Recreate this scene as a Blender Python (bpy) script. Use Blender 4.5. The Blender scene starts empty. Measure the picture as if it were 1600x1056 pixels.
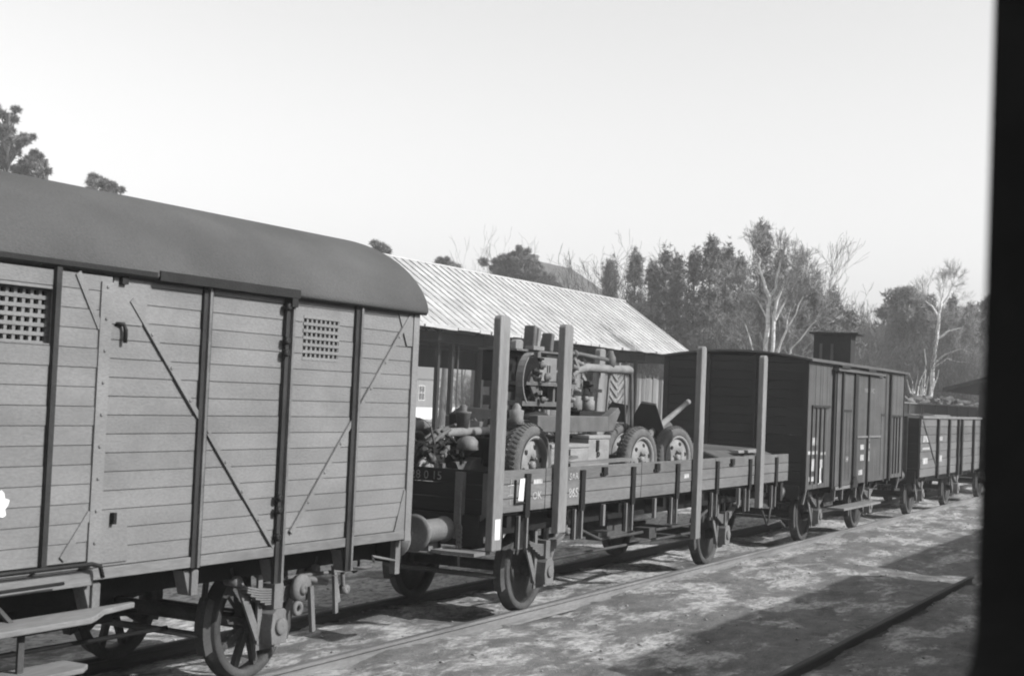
import bpy, bmesh, math, random
import numpy as np
from mathutils import Vector, Matrix
R_ = math.radians
random.seed(7)
sc = bpy.context.scene
COL = sc.collection

# ------------------------------------------------------------------ camera
F_PX, YAW, PITCH, ROLL = 2216.96, 0.490646, 0.038613, 0.042292
CAM = Vector((7.798, 0.0, 2.554))
fw = Vector((-math.sin(YAW)*math.cos(PITCH), math.cos(YAW)*math.cos(PITCH), math.sin(PITCH)))
r0 = fw.cross(Vector((0, 0, 1))).normalized(); u0 = r0.cross(fw)
rt = math.cos(ROLL)*r0 + math.sin(ROLL)*u0
up = -math.sin(ROLL)*r0 + math.cos(ROLL)*u0
cd = bpy.data.cameras.new('camera'); cam = bpy.data.objects.new('camera', cd); COL.objects.link(cam)
mw = Matrix.Identity(4)
for i in range(3):
    mw[i][0] = rt[i]; mw[i][1] = up[i]; mw[i][2] = -fw[i]; mw[i][3] = CAM[i]
cam.matrix_world = mw
cd.sensor_width = 36; cd.lens = F_PX/1600*36; cd.clip_start = 0.05; cd.clip_end = 3000
cd.dof.use_dof = True; cd.dof.focus_distance = 19; cd.dof.aperture_fstop = 4.5
sc.camera = cam
sc.cycles.filter_width = 2.0
sc.render.resolution_x = 1024; sc.render.resolution_y = 675

def at(px, py, Y=None, X=None, Z=None):
    d = fw + rt*((px-800)/F_PX) - up*((py-528)/F_PX)
    t = (Y-CAM.y)/d.y if Y is not None else ((X-CAM.x)/d.x if X is not None else (Z-CAM.z)/d.z)
    return CAM + d*t

# ------------------------------------------------------------------ light
SUN_EL, SUN_AZ = 33.0, 9.0     # azimuth measured from +X towards +Y
sd = Vector((math.cos(R_(SUN_EL))*math.cos(R_(SUN_AZ)), math.cos(R_(SUN_EL))*math.sin(R_(SUN_AZ)), math.sin(R_(SUN_EL))))
w = bpy.data.worlds.new("World"); sc.world = w; w.use_nodes = True
nt = w.node_tree; nt.nodes.clear()
sky = nt.nodes.new('ShaderNodeTexSky'); sky.sky_type = 'NISHITA'; sky.sun_disc = False
sky.sun_elevation = R_(SUN_EL); sky.sun_rotation = math.atan2(sd.x, sd.y)
sky.air_density = 1.0; sky.dust_density = 2.0; sky.ozone_density = 1.0
sep = nt.nodes.new('ShaderNodeSeparateColor')           # blue-sensitive film: weigh blue most
ma = nt.nodes.new('ShaderNodeMath'); ma.operation = 'MULTIPLY'; ma.inputs[1].default_value = .25
mb_ = nt.nodes.new('ShaderNodeMath'); mb_.operation = 'MULTIPLY_ADD'; mb_.inputs[1].default_value = .75
cmb = nt.nodes.new('ShaderNodeCombineColor')
bg = nt.nodes.new('ShaderNodeBackground'); bg.inputs[1].default_value = 0.15
wo = nt.nodes.new('ShaderNodeOutputWorld')
L = nt.links.new
L(sky.outputs[0], sep.inputs[0]); L(sep.outputs[1], ma.inputs[0]); L(sep.outputs[2], mb_.inputs[0]); L(ma.outputs[0], mb_.inputs[2])
for i in range(3): L(mb_.outputs[0], cmb.inputs[i])
L(cmb.outputs[0], bg.inputs[0]); L(bg.outputs[0], wo.inputs[0])
sl = bpy.data.lights.new('sun', 'SUN'); sl.energy = 4.3; sl.angle = R_(0.6); sl.color = (1, .995, .99)
so = bpy.data.objects.new('sun', sl); COL.objects.link(so); so.rotation_euler = sd.to_track_quat('Z', 'Y').to_euler()
sc.view_settings.view_transform = 'Standard'; sc.view_settings.look = 'None'
sc.view_settings.exposure = 0.6; sc.view_settings.gamma = 1.0

# ------------------------------------------------------------------ materials
MATS = {}
def M(name, col, var=.25, scale=2.0, stretch=(1, 1, 1), rough=.85, bump=.25, fine=30, island=.0, metallic=0, stain=0.0, stain_col=None, bdist=.01):
    if name in MATS: return MATS[name]
    m = bpy.data.materials.new(name); m.use_nodes = True; t = m.node_tree; N = t.nodes; l = t.links.new
    b = N['Principled BSDF']; b.inputs['Roughness'].default_value = rough; b.inputs['Metallic'].default_value = metallic; b.inputs['Specular IOR Level'].default_value = .22
    tc = N.new('ShaderNodeTexCoord'); mp = N.new('ShaderNodeMapping'); mp.inputs['Scale'].default_value = stretch
    l(tc.outputs['Object'], mp.inputs[0])
    n1 = N.new('ShaderNodeTexNoise'); n1.inputs['Scale'].default_value = scale; n1.inputs['Detail'].default_value = 6
    n2 = N.new('ShaderNodeTexNoise'); n2.inputs['Scale'].default_value = fine; n2.inputs['Detail'].default_value = 4
    l(mp.outputs[0], n1.inputs[0]); l(mp.outputs[0], n2.inputs[0])
    r1 = N.new('ShaderNodeMapRange'); r1.inputs[1].default_value = .3; r1.inputs[2].default_value = .7
    r1.inputs[3].default_value = 1-var; r1.inputs[4].default_value = 1+var
    l(n1.outputs[0], r1.inputs[0])
    r2 = N.new('ShaderNodeMapRange'); r2.inputs[1].default_value = .3; r2.inputs[2].default_value = .7
    r2.inputs[3].default_value = 1-var*.6; r2.inputs[4].default_value = 1+var*.6
    l(n2.outputs[0], r2.inputs[0])
    mu = N.new('ShaderNodeMath'); mu.operation = 'MULTIPLY'; l(r1.outputs[0], mu.inputs[0]); l(r2.outputs[0], mu.inputs[1])
    last = mu.outputs[0]
    if island:
        g = N.new('ShaderNodeNewGeometry'); r3 = N.new('ShaderNodeMapRange'); r3.inputs[3].default_value = 1-island; r3.inputs[4].default_value = 1+island
        l(g.outputs['Random Per Island'], r3.inputs[0])
        m3 = N.new('ShaderNodeMath'); m3.operation = 'MULTIPLY'; l(last, m3.inputs[0]); l(r3.outputs[0], m3.inputs[1]); last = m3.outputs[0]
    m4 = N.new('ShaderNodeMath'); m4.operation = 'MULTIPLY'; m4.inputs[1].default_value = col; l(last, m4.inputs[0]); last = m4.outputs[0]
    if stain:
        n3 = N.new('ShaderNodeTexNoise'); n3.inputs['Scale'].default_value = scale*.7; n3.inputs['Detail'].default_value = 8; n3.inputs['Roughness'].default_value = .65
        m5 = N.new('ShaderNodeMapping'); m5.inputs['Location'].default_value = (7, 3, 5); l(tc.outputs['Object'], m5.inputs[0]); l(m5.outputs[0], n3.inputs[0])
        r5 = N.new('ShaderNodeMapRange'); r5.inputs[1].default_value = .52; r5.inputs[2].default_value = .72; r5.inputs[4].default_value = stain; l(n3.outputs[0], r5.inputs[0])
        mx = N.new('ShaderNodeMix'); l(r5.outputs[0], mx.inputs[0]); l(last, mx.inputs[2]); mx.inputs[3].default_value = stain_col if stain_col is not None else col*.5
        last = mx.outputs[0]
    cc = N.new('ShaderNodeCombineColor')
    for i in range(3): l(last, cc.inputs[i])
    l(cc.outputs[0], b.inputs['Base Color'])
    if bump:
        bp = N.new('ShaderNodeBump'); bp.inputs['Strength'].default_value = bump; bp.inputs['Distance'].default_value = bdist
        ad = N.new('ShaderNodeMath'); ad.operation = 'ADD'; l(n2.outputs[0], ad.inputs[0]); l(n1.outputs[0], ad.inputs[1])
        l(ad.outputs[0], bp.inputs['Height']); l(bp.outputs[0], b.inputs['Normal'])
    MATS[name] = m
    return m
WALL = M('painted_boards', .15, .17, 2.1, (1, .45, 1.0), .85, .4, 70, island=.07, stain=.7, stain_col=.115)
WALL_FAR = M('worn_wagon_boards', .10, .2, 2.0, (1, .35, 1.2), .85, .3, 50, island=.12, stain=.5, stain_col=.15)
WALL_DARK = M('dark_painted_boards', .066, .16, 2.2, (1, .3, 1.4), .85, .35, 30, island=.10, stain=.3, stain_col=.12)
END_DARK = M('end_shade_boards', .022, .2, 2, (.3, 1, 1.5), .85, .3, 30, island=.15)  # shade of the unlit wagon ends is darkened into this colour
IRON = M('dark_iron', .011, .3, 5, rough=.6, bump=.3, fine=50)
IRON_DUST = M('dusty_iron', .055, .3, 4, rough=.75, bump=.4, fine=45, stain=.5, stain_col=.06)
POSTM = M('dark_painted_iron', .024, .25, 4, rough=.7, bump=.3, fine=45, stain=.3, stain_col=.06)
RIDGEM = M('worn_iron_edge', .11, .25, 4, rough=.7, bump=.3, fine=45)
IRON_LIGHT = M('pale_painted_iron', .13, .2, 4, rough=.7, bump=.3, fine=45, stain=.3, stain_col=.1)
ROOFM = M('felt_roof', .062, .24, 1.2, (1, .6, 1), .9, .7, 75, stain=.4, stain_col=.08)
PLANK = M('weathered_planks', .115, .22, 2.5, (1, .2, 1.5), .9, .5, 38, island=.14, stain=.5, stain_col=.17)
STAKEM = M('stake_timber', .165, .22, 3, (1.5, 1.5, .25), .9, .5, 40, stain=.35, stain_col=.13)
BOARDM = M('foot_board', .15, .25, 3, (1, .2, 1), .9, .4, 40, stain=.4, stain_col=.1)
RAILD = M('rail_shade_tone', .04, .25, 6, (1, .15, 1), .75, .3, 60)  # shade lying on these rails is put into their colour
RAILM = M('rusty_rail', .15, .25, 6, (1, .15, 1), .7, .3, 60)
RAILTOP = M('rail_head', .14, .2, 5, (1, .1, 1), .55, .1, 60, metallic=.3)
TYREM = M('rubber', .09, .25, 6, rough=.85, bump=.5, fine=70, stain=.4, stain_col=.15)
GUNM = M('field_paint', .085, .25, 5, rough=.65, bump=.3, fine=50, stain=.45, stain_col=.08)
GUNL = M('worn_field_paint', .15, .25, 6, rough=.6, bump=.3, fine=50, stain=.45, stain_col=.14)
GUND = M('dark_field_paint', .012, .25, 5, rough=.6, bump=.3, fine=50)
CRATEM = M('crate_wood', .19, .2, 5, (1, .4, 1), .85, .4, 45, island=.1)
CHALK = M('chalk', .33, .35, 14, rough=.95, bump=0)
WHITE = M('white_paper', .58, .14, 14, rough=.9, bump=.1)
METROOF = M('sheet_metal_roof', .33, .14, 1.3, (1, 1, 1), .55, .15, 12, stain=.5, stain_col=.25)
SEAM = M('roof_seam', .19, .2, 4, rough=.6, bump=.1)
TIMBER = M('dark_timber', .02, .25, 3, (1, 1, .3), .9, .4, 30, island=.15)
GREYWOOD = M('grey_boarding', .13, .3, 3, (1.5, 1.5, .15), .9, .4, 30, island=.35)
PLASTER = M('pale_plaster', .5, .1, 1.2, rough=.95, bump=.1)
DARKGLASS = M('window_glass', .03, .1, 2, rough=.12, bump=0)
PINEBARK = M('pine_bark', .10, .3, 5, (1, 1, .3), .95, .6, 20)
NEEDLE = M('pine_needles', .155, .35, .6, rough=.8, bump=0, fine=5, island=.35)
NEEDLE2 = M('pine_needles_pale', .14, .35, .6, rough=.8, bump=0, fine=5, island=.35)
BIRCH = M('birch_bark', .66, .25, 6, (1, 1, 2), .8, .2, 20, stain=.2, stain_col=.2)
BTWIG = M('birch_branches', .27, .2, 3, rough=.85, bump=0, fine=6, island=.2)
TWIG = M('bare_twigs', .07, .3, 1.0, rough=.85, bump=0, fine=6, island=.3)
TWIG_L = M('pale_twigs', .10, .3, 1.0, rough=.85, bump=0, fine=6, island=.3)
SNOW = M('snow', .8, .05, .2, rough=.8, bump=.1)
INTERIOR = M('carriage_paint', .022, .2, 5, rough=.8, bump=.2)
TARP = M('tarpaulin', .07, .2, 4, rough=.85, bump=.4, fine=25)
LOGM = M('cut_logs', .09, .4, 4, rough=.95, bump=.5, fine=20, island=.5)

# ------------------------------------------------------------------ mesh builder
ORG = {}
class MB:
    def __init__(s): s.b = bmesh.new()
    def _tf(s, vs, m):
        for v in vs: v.co = m @ v.co
    def box(s, x0, x1, y0, y1, z0, z1, rot=None, piv=None):
        vs = [s.b.verts.new(Vector((x, y, z))) for x in (x0, x1) for y in (y0, y1) for z in (z0, z1)]
        for f in ((0, 1, 3, 2), (4, 6, 7, 5), (0, 4, 5, 1), (2, 3, 7, 6), (0, 2, 6, 4), (1, 5, 7, 3)):
            s.b.faces.new([vs[i] for i in f])
        if rot is not None:
            p = Vector(piv) if piv is not None else Vector(((x0+x1)/2, (y0+y1)/2, (z0+z1)/2))
            for v in vs: v.co = p + rot @ (v.co-p)
        return s
    def bar(s, p, q, wx, wy, roll=Vector((1, 0, 0))):
        """rectangular bar from p to q; wx is the size along the axis nearest `roll`"""
        p = Vector(p); q = Vector(q); d = (q-p).normalized(); a = Vector(roll); a = (a-d*a.dot(d)).normalized(); c = d.cross(a)
        vs = []
        for e in (p, q):
            for i, j in ((-1, -1), (1, -1), (1, 1), (-1, 1)): vs.append(s.b.verts.new(e+a*(i*wx/2)+c*(j*wy/2)))
        for f in ((0, 3, 2, 1), (4, 5, 6, 7), (0, 1, 5, 4), (1, 2, 6, 5), (2, 3, 7, 6), (3, 0, 4, 7)): s.b.faces.new([vs[i] for i in f])
        return s
    def tube(s, pts, rad, n=8, cap=True):
        pts = [Vector(p) for p in pts]; k = len(pts)
        rr = rad if isinstance(rad, (list, tuple)) else [rad]*k
        rings = []; a = None
        for i, p in enumerate(pts):
            d = (pts[min(i+1, k-1)]-pts[max(i-1, 0)])
            if d.length < 1e-9: d = Vector((0, 0, 1))
            d.normalize()
            if a is None: a = d.orthogonal().normalized()
            a = (a-d*a.dot(d)).normalized(); c = d.cross(a)
            rings.append([s.b.verts.new(p+(a*math.cos(t)+c*math.sin(t))*rr[i]) for t in [2*math.pi*j/n for j in range(n)]])
        for i in range(k-1):
            for j in range(n): s.b.faces.new((rings[i][j], rings[i][(j+1) % n], rings[i+1][(j+1) % n], rings[i+1][j])).smooth = True
        if cap:
            s.b.faces.new(rings[0][::-1]); s.b.faces.new(rings[-1])
        return s
    def lathe(s, prof, c, axis='X', n=32, smooth=True, closed=True):
        """prof: (offset along axis, radius)"""
        c = Vector(c); rings = []
        if isinstance(axis, Vector): ax = axis.normalized()
        else: ax = {'X': Vector((1, 0, 0)), 'Y': Vector((0, 1, 0)), 'Z': Vector((0, 0, 1))}[axis]
        e1 = ax.orthogonal().normalized(); e2 = ax.cross(e1)
        for j in range(n):
            t = 2*math.pi*j/n; e = e1*math.cos(t)+e2*math.sin(t)
            rings.append([s.b.verts.new(c+ax*o+e*max(r, .0005)) for o, r in prof])
        m = len(prof)
        for j in range(n):
            A, B = rings[j], rings[(j+1) % n]
            for i in range(m if closed else m-1):
                f = s.b.faces.new((A[i], A[(i+1) % m], B[(i+1) % m], B[i])); f.smooth = smooth
        return s
    def prism(s, poly, ax, a0, a1):
        """poly in the two other axes (in order x,y,z without ax)"""
        def P(u, v, a): return Vector((a, u, v)) if ax == 'X' else (Vector((u, a, v)) if ax == 'Y' else Vector((u, v, a)))
        A = [s.b.verts.new(P(u, v, a0)) for u, v in poly]; B = [s.b.verts.new(P(u, v, a1)) for u, v in poly]
        s.b.faces.new(A[::-1]); s.b.faces.new(B); k = len(poly)
        for i in range(k): s.b.faces.new((A[i], A[(i+1) % k], B[(i+1) % k], B[i]))
        return s
    def build(s, name, mat, parent=None, bevel=0, label=None, smooth_angle=False):
        me = bpy.data.meshes.new(name)
        bmesh.ops.recalc_face_normals(s.b, faces=s.b.faces[:])
        o = bpy.data.objects.new(name, me); COL.objects.link(o)
        org = Vector((0, 0, 0))
        if parent is not None:
            org = ORG.get(parent.name, Vector((0, 0, 0))); o.parent = parent
        elif len(s.b.verts):
            xs = [v.co for v in s.b.verts]
            org = Vector(((min(v.x for v in xs)+max(v.x for v in xs))/2, (min(v.y for v in xs)+max(v.y for v in xs))/2, min(v.z for v in xs)))
            o.location = org
        ORG[o.name] = org
        for v in s.b.verts: v.co -= org
        s.b.to_mesh(me); s.b.free()
        if mat: me.materials.append(mat)
        if bevel:
            bm = o.modifiers.new('bevel', 'BEVEL'); bm.width = bevel; bm.segments = 2; bm.limit_method = 'ANGLE'
        if label: o['label'] = label
        return o
def tag(o, label=None, cat=None, group=None, kind=None):
    if label: o['label'] = label
    if cat: o['category'] = cat
    if group: o['group'] = group
    if kind: o['kind'] = kind
    return o
def thing(name, label, cat, loc, group=None):
    o = bpy.data.objects.new(name, None); COL.objects.link(o); o.location = loc; ORG[o.name] = Vector(loc)
    o.empty_display_size = .3
    return tag(o, label, cat, group)
KIDS = {}
def kids(o): return [c for c in bpy.data.objects if c.parent is o]
def copy_tree(root, loc, rotz=None, label=None, group=None):
    def cp(o, par):
        c = o.copy(); COL.objects.link(c)
        if par is not None: c.parent = par
        for ch in kids(o): cp(ch, c)
        return c
    r = cp(root, None); r.location = loc
    if rotz is not None: r.rotation_euler.z = rotz
    if label: r['label'] = label
    if group: r['group'] = group
    return r
def raw_mesh(name, V, Fc, mat, parent=None, org=(0, 0, 0), smooth=False):
    """V (n,3) array; Fc (m,k) index array, one face size"""
    V = np.asarray(V, float)-np.asarray(org, float); Fc = np.asarray(Fc, int); k = Fc.shape[1]
    me = bpy.data.meshes.new(name); me.vertices.add(len(V)); me.vertices.foreach_set('co', V.ravel())
    me.loops.add(Fc.size); me.loops.foreach_set('vertex_index', Fc.ravel())
    me.polygons.add(len(Fc)); me.polygons.foreach_set('loop_start', np.arange(0, Fc.size, k)); me.polygons.foreach_set('loop_total', np.full(len(Fc), k))
    if smooth: me.polygons.foreach_set('use_smooth', np.ones(len(Fc), bool))
    me.update(); me.validate(); me.materials.append(mat)
    o = bpy.data.objects.new(name, me); COL.objects.link(o)
    if parent is not None: o.parent = parent
    else: o.location = org
    ORG[o.name] = Vector(org)
    return o

GZ = -0.125   # ground level, rail heads are at 0
# ------------------------------------------------------------------ ground
def ground_height(x, y, rng=None):
    h = .018*np.sin(x*1.9+np.sin(y*.7)*1.3)+.02*np.sin(y*1.1+x*.8)+.012*np.sin(x*4.3-y*2.9)+.01*np.sin(x*7.1+y*5.3)
    return h
def make_ground():
    xs = np.unique(np.concatenate([np.linspace(-400, -12, 20), np.linspace(-12, 8, 170), np.linspace(8, 12, 8), np.linspace(12, 300, 14)]))
    ys = np.unique(np.concatenate([np.linspace(-200, 4, 12), np.linspace(4, 40, 280), np.linspace(40, 80, 60), np.linspace(80, 1500, 30)]))
    X, Y = np.meshgrid(xs, ys, indexing='ij')
    rng = np.random.RandomState(3)
    Z = GZ+ground_height(X, Y)+rng.normal(0, .006, X.shape)
    far = np.clip((Y-60)/60, 0, 1); Z = Z*(1-far)+GZ*far
    V = np.stack([X, Y, Z], -1).reshape(-1, 3); ny = len(ys)
    i, j = np.meshgrid(np.arange(len(xs)-1), np.arange(ny-1), indexing='ij'); a = (i*ny+j).ravel()
    Fc = np.stack([a, a+ny, a+ny+1, a+1], -1)
    m = bpy.data.materials.new('yard_soil'); m.use_nodes = True; t = m.node_tree; N = t.nodes; l = t.links.new
    b = N['Principled BSDF']; b.inputs['Roughness'].default_value = .95
    tc = N.new('ShaderNodeTexCoord')
    def noise(sc_, st=(1, 1, 1), det=8, ro=.6, loc=(0, 0, 0)):
        mp = N.new('ShaderNodeMapping'); mp.inputs['Scale'].default_value = st; mp.inputs['Location'].default_value = loc
        n = N.new('ShaderNodeTexNoise'); n.inputs['Scale'].default_value = sc_; n.inputs['Detail'].default_value = det; n.inputs['Roughness'].default_value = ro
        l(tc.outputs['Object'], mp.inputs[0]); l(mp.outputs[0], n.inputs[0]); return n.outputs[0]
    def mr(src, a, c, d, e):
        r = N.new('ShaderNodeMapRange'); r.inputs[1].default_value = a; r.inputs[2].default_value = c; r.inputs[3].default_value = d; r.inputs[4].default_value = e; l(src, r.inputs[0]); return r.outputs[0]
    def mul(a, c):
        q = N.new('ShaderNodeMath'); q.operation = 'MULTIPLY'; l(a, q.inputs[0])
        if isinstance(c, float): q.inputs[1].default_value = c
        else: l(c, q.inputs[1])
        return q.outputs[0]
    big = noise(.55, (1, .8, 1)); mid = noise(5.0, (1, .45, 1), 9, .7); fine = noise(55, (1, 1, 1), 5, .7)
    base = mul(mul(mr(mid, .3, .7, .55, 1.4), mr(fine, .3, .7, .55, 1.5)), .118)
    # frost and pale sand; extra paleness by the siding paints in sunlit ground
    sx = N.new('ShaderNodeSeparateXYZ'); l(tc.outputs['Object'], sx.inputs[0])
    p = noise(1.3, (1, .45, 1), 12, .74, (3, 1, 0)); nb_ = mr(sx.outputs[0], -2.6, 3.2, .06, -.02); ap = N.new('ShaderNodeMath'); ap.operation = 'ADD'; l(p, ap.inputs[0]); l(nb_, ap.inputs[1]); pz = mr(ap.outputs[0], .49, .56, 0, 1)
    nr = mr(sx.outputs[0], -2.6, 3.6, 1.0, .75)
    pf = noise(14, (1, .4, 1), 8, .75); pz2 = mul(mul(pz, mr(pf, .38, .58, .1, 1.0)), nr)
    dk = noise(1.6, (1, .5, 1), 8, .65, (9, 4, 0)); dkm = mr(dk, .55, .7, 1, .5)
    mx = N.new('ShaderNodeMix'); l(pz2, mx.inputs[0]); l(mul(base, dkm), mx.inputs[2]); mx.inputs[3].default_value = .46
    cc = N.new('ShaderNodeCombineColor')
    for k in range(3): l(mx.outputs[0], cc.inputs[k])
    l(cc.outputs[0], b.inputs['Base Color'])
    bp = N.new('ShaderNodeBump'); bp.inputs['Strength'].default_value = .6; bp.inputs['Distance'].default_value = .03
    ad = N.new('ShaderNodeMath'); ad.operation = 'MULTIPLY_ADD'; l(mid, ad.inputs[0]); ad.inputs[1].default_value = 1.5; l(fine, ad.inputs[2]); l(ad.outputs[0], bp.inputs['Height']); l(bp.outputs[0], b.inputs['Normal'])
    o = raw_mesh('ground', V, Fc, m, smooth=True); o['kind'] = 'structure'
make_ground()
# snow lying on the open ground beyond the shed
def snow_field():
    rng = np.random.RandomState(5); pts = []
    cx, cy = -84, 150
    for k in range(48):
        t = 2*math.pi*k/48; r = 1+.12*math.sin(3*t)+.08*math.sin(7*t+1)
        pts.append((cx+46*r*math.cos(t), cy+50*r*math.sin(t)))
    V = [(cx, cy, GZ+.10)]+[(x, y, GZ+.02) for x, y in pts]
    Fc = [(0, 1+k, 1+(k+1) % 48) for k in range(48)]
    o = raw_mesh('snow_patch', V, Fc, SNOW, smooth=True); o['kind'] = 'structure'
snow_field()
# stones and clods scattered on the yard: nobody could count them
def clods():
    rng = np.random.RandomState(11); V = []; Fc = []
    n = 5200
    x = rng.uniform(-3.2, 6.5, n); y = 5+38*rng.rand(n)**1.4; s = .006+.018*rng.rand(n)**5
    for i in range(n):
        d = rng.normal(0, 1, (6, 3)); base = np.array([[1, 0, 0], [-1, 0, 0], [0, 1, 0], [0, -1, 0], [0, 0, 1], [0, 0, -1.]])*(1+.25*d[:, :1])
        c = np.array([x[i], y[i], GZ+ground_height(x[i], y[i])+s[i]*.25]); k = len(V)
        V.extend(c+base*s[i]*np.array([1.3, 1.3, .7]))
        for f in ((0, 2, 4), (2, 1, 4), (1, 3, 4), (3, 0, 4), (2, 0, 5), (1, 2, 5), (3, 1, 5), (0, 3, 5)): Fc.append([k+q for q in f])
    o = raw_mesh('gravel', V, Fc, M('stones', .22, .4, 1, rough=.95, bump=.2, island=.35)); o['kind'] = 'stuff'
    o['label'] = 'loose stones and clods scattered over the yard'; o['category'] = 'gravel'
clods()
# ------------------------------------------------------------------ rails
def rail(x, y0, y1, label, grp, mat=None):
    prof = [(-.036, 0), (.036, 0), (.036, -.03), (.009, -.045), (.009, -.115), (.06, -.13), (.06, -.15), (-.06, -.15), (-.06, -.13), (-.009, -.115), (-.009, -.045), (-.036, -.03)]
    b = MB(); b.prism([(x+u, v-.004) for u, v in prof], 'Y', y0, y1)
    o = b.build('rail', mat or RAILM); tag(o, label, 'rail', grp)
    h = MB(); h.box(x-.030, x+.030, y0+.002, y1-.002, -.006, 0)
    ORGsave = ORG[o.name]
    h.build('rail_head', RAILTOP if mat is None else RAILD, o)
rail(-.006+.036, -20, 400, 'rail the goods wagons stand on, nearer to the camera', 'rails of the siding')
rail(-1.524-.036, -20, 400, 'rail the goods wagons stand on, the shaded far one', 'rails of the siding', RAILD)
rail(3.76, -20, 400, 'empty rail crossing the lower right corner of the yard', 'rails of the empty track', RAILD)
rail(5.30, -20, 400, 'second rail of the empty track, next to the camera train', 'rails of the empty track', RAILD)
# ------------------------------------------------------------------ running gear
XN = 0.0; XF = -1.524; XC = -.762
def wheel_geo(x, y, side, spoked=True, R=.48, nsp=9):
    """side +1: outer face towards +X"""
    b = MB(); s = side
    # tyre with flange inside
    b.lathe([(s*.065, R-.075), (s*.065, R-.012), (s*.055, R), (-s*.045, R+.006), (-s*.055, R+.028), (-s*.072, R+.028), (-s*.075, R-.07)], (x, y, R), 'X', 44)
    b.lathe([(s*.045, .09), (s*.11, .085), (s*.11, .03), (-s*.06, .03), (-s*.06, .10)], (x, y, R), 'X', 24)
    if spoked:
        for k in range(nsp):
            t = 2*math.pi*k/nsp+.2
            b.bar((x+s*.02, y+.07*math.cos(t), R+.07*math.sin(t)), (x, y+(R-.05)*math.cos(t), R+(R-.05)*math.sin(t)), .05, .062)
    else:
        b.lathe([(s*.035, .08), (s*.01, R*.45), (s*.03, R-.07), (s*.0, R-.07), (-s*.02, R*.45), (0, .08)], (x, y, R), 'X', 44)
    return b
def running_gear(t, y, spoked=True, R=.48, zsole=1.02, dusty=IRON_DUST):
    for x, s in ((XN, 1), (XF, -1)):
        w_ = wheel_geo(x, y, s, spoked, R).build('wheel', IRON_DUST, t)
        xo = x+s*.27
        # axle guard of two raked legs with a bottom tie
        g = MB()
        for d in (-1, 1):
            g.bar((xo-s*.02, y+d*.50, zsole), (xo-s*.02, y+d*.135, R-.10), .022, .075)
            g.bar((xo-s*.02, y+d*.15, zsole), (xo-s*.02, y+d*.125, R-.16), .024, .06)
        g.box(xo-s*.02-.012, xo-s*.02+.012, y-.17, y+.17, R-.20, R-.15)
        g.build('axle_guard', IRON_LIGHT, t)
        ab = MB(); ab.prism([(y-.10, R-.15), (y+.10, R-.15), (y+.12, R-.02), (y+.10, R+.11), (y+.05, R+.15), (y-.05, R+.15), (y-.10, R+.11), (y-.12, R-.02)], 'X', xo-.09, xo+.11)
        ab.lathe([(0, .0), (0, .075), (s*.035, .07), (s*.04, 0)], (xo+s*.10, y, R), 'X', 16)
        ab.build('axle_box', IRON_LIGHT, t, bevel=.008)
        sp = MB()
        for k in range(7):
            h = .54-.065*k; zc = R+.19+.020*(6-k)
            pts = []
            for q in range(9):
                u = -1+q/4; pts.append((y+u*h, zc+.10*(u*h/.54)**2))
            for q in range(8):
                a, c = pts[q], pts[q+1]; sp.bar((xo+.01, a[0], a[1]), (xo+.01, c[0], c[1]), .085, .015)
        sp.box(xo-.06, xo+.08, y-.06, y+.06, R+.15, R+.36)
        sp.build('leaf_spring', IRON_LIGHT, t)
        for d in (-1, 1):
            sh = MB(); sh.bar((xo+.01, y+d*.55, R+.42), (xo+.01, y+d*.60, zsole+.0), .05, .035)
            sh.lathe([(-.06, 0), (-.06, .045), (.07, .045), (.07, 0)], (xo+.01, y+d*.55, R+.43), 'X', 12)
            sh.build('spring_shackle', IRON_LIGHT, t)
        for d in (-1, 1):
            bs = MB(); pr_ = []
            for q in range(7):
                a = (-.42+.14*q); pr_.append((y+d*(R+.035)*math.cos(a), R+.02+(R+.035)*math.sin(a)))
            for q in range(6, -1, -1):
                a = (-.42+.14*q); pr_.append((y+d*(R+.13)*math.cos(a), R+.02+(R+.11)*math.sin(a)))
            bs.prism(pr_, 'X', x-.045, x+.05)
            bs.bar((x, y+d*(R+.09), R+.1), (x, y+d*(R+.04), zsole+.05), .03, .045)
            bs.build('brake_shoe', IRON_DUST, t)
    a = MB(); a.tube([(XN+.25, y, R), (XF-.25, y, R)], .065, 12); a.build('axle', IRON_DUST, t)
    for d in (-1, 1):
        a = MB(); a.tube([(XN, y+d*(R+.10), R-.05), (XF, y+d*(R+.10), R-.05)], .03, 8); a.build('brake_beam', IRON_DUST, t)
def buffer(t, x, y, d, z=1.06, L=.60):
    b = MB()
    b.lathe([(0, 0), (0, .135), (d*.02, .135), (d*.03, .122), (d*(L-.13), .118), (d*(L-.11), .10), (d*(L-.11), 0)], (x, y, z), 'Y', 28)
    b.lathe([(d*(L-.11), 0), (d*(L-.11), .07), (d*(L-.05), .11), (d*(L-.03), .185), (d*(L-.012), .19), (d*L, .15), (d*L, 0)], (x, y, z), 'Y', 32)
    return b.build('buffer', IRON_LIGHT, t)
def coupling(t, y, d):
    b = MB()
    b.tube([(XC, y, 1.03), (XC, y+d*.18, 1.03), (XC, y+d*.26, .99), (XC, y+d*.24, .93), (XC, y+d*.16, .93)], .028, 8)
    for k in range(3):
        z = .93-.13*k; yy = y+d*(.2+.06*k)
        pts = [(XC+.055*math.cos(a)*(1 if k % 2 else .3), yy+.055*math.cos(a)*(.3 if k % 2 else 1), z+.09*math.sin(a)) for a in np.linspace(0, 2*math.pi, 12)]
        b.tube(pts, .016, 6, cap=False)
    b.build('coupling', IRON, t)

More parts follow.
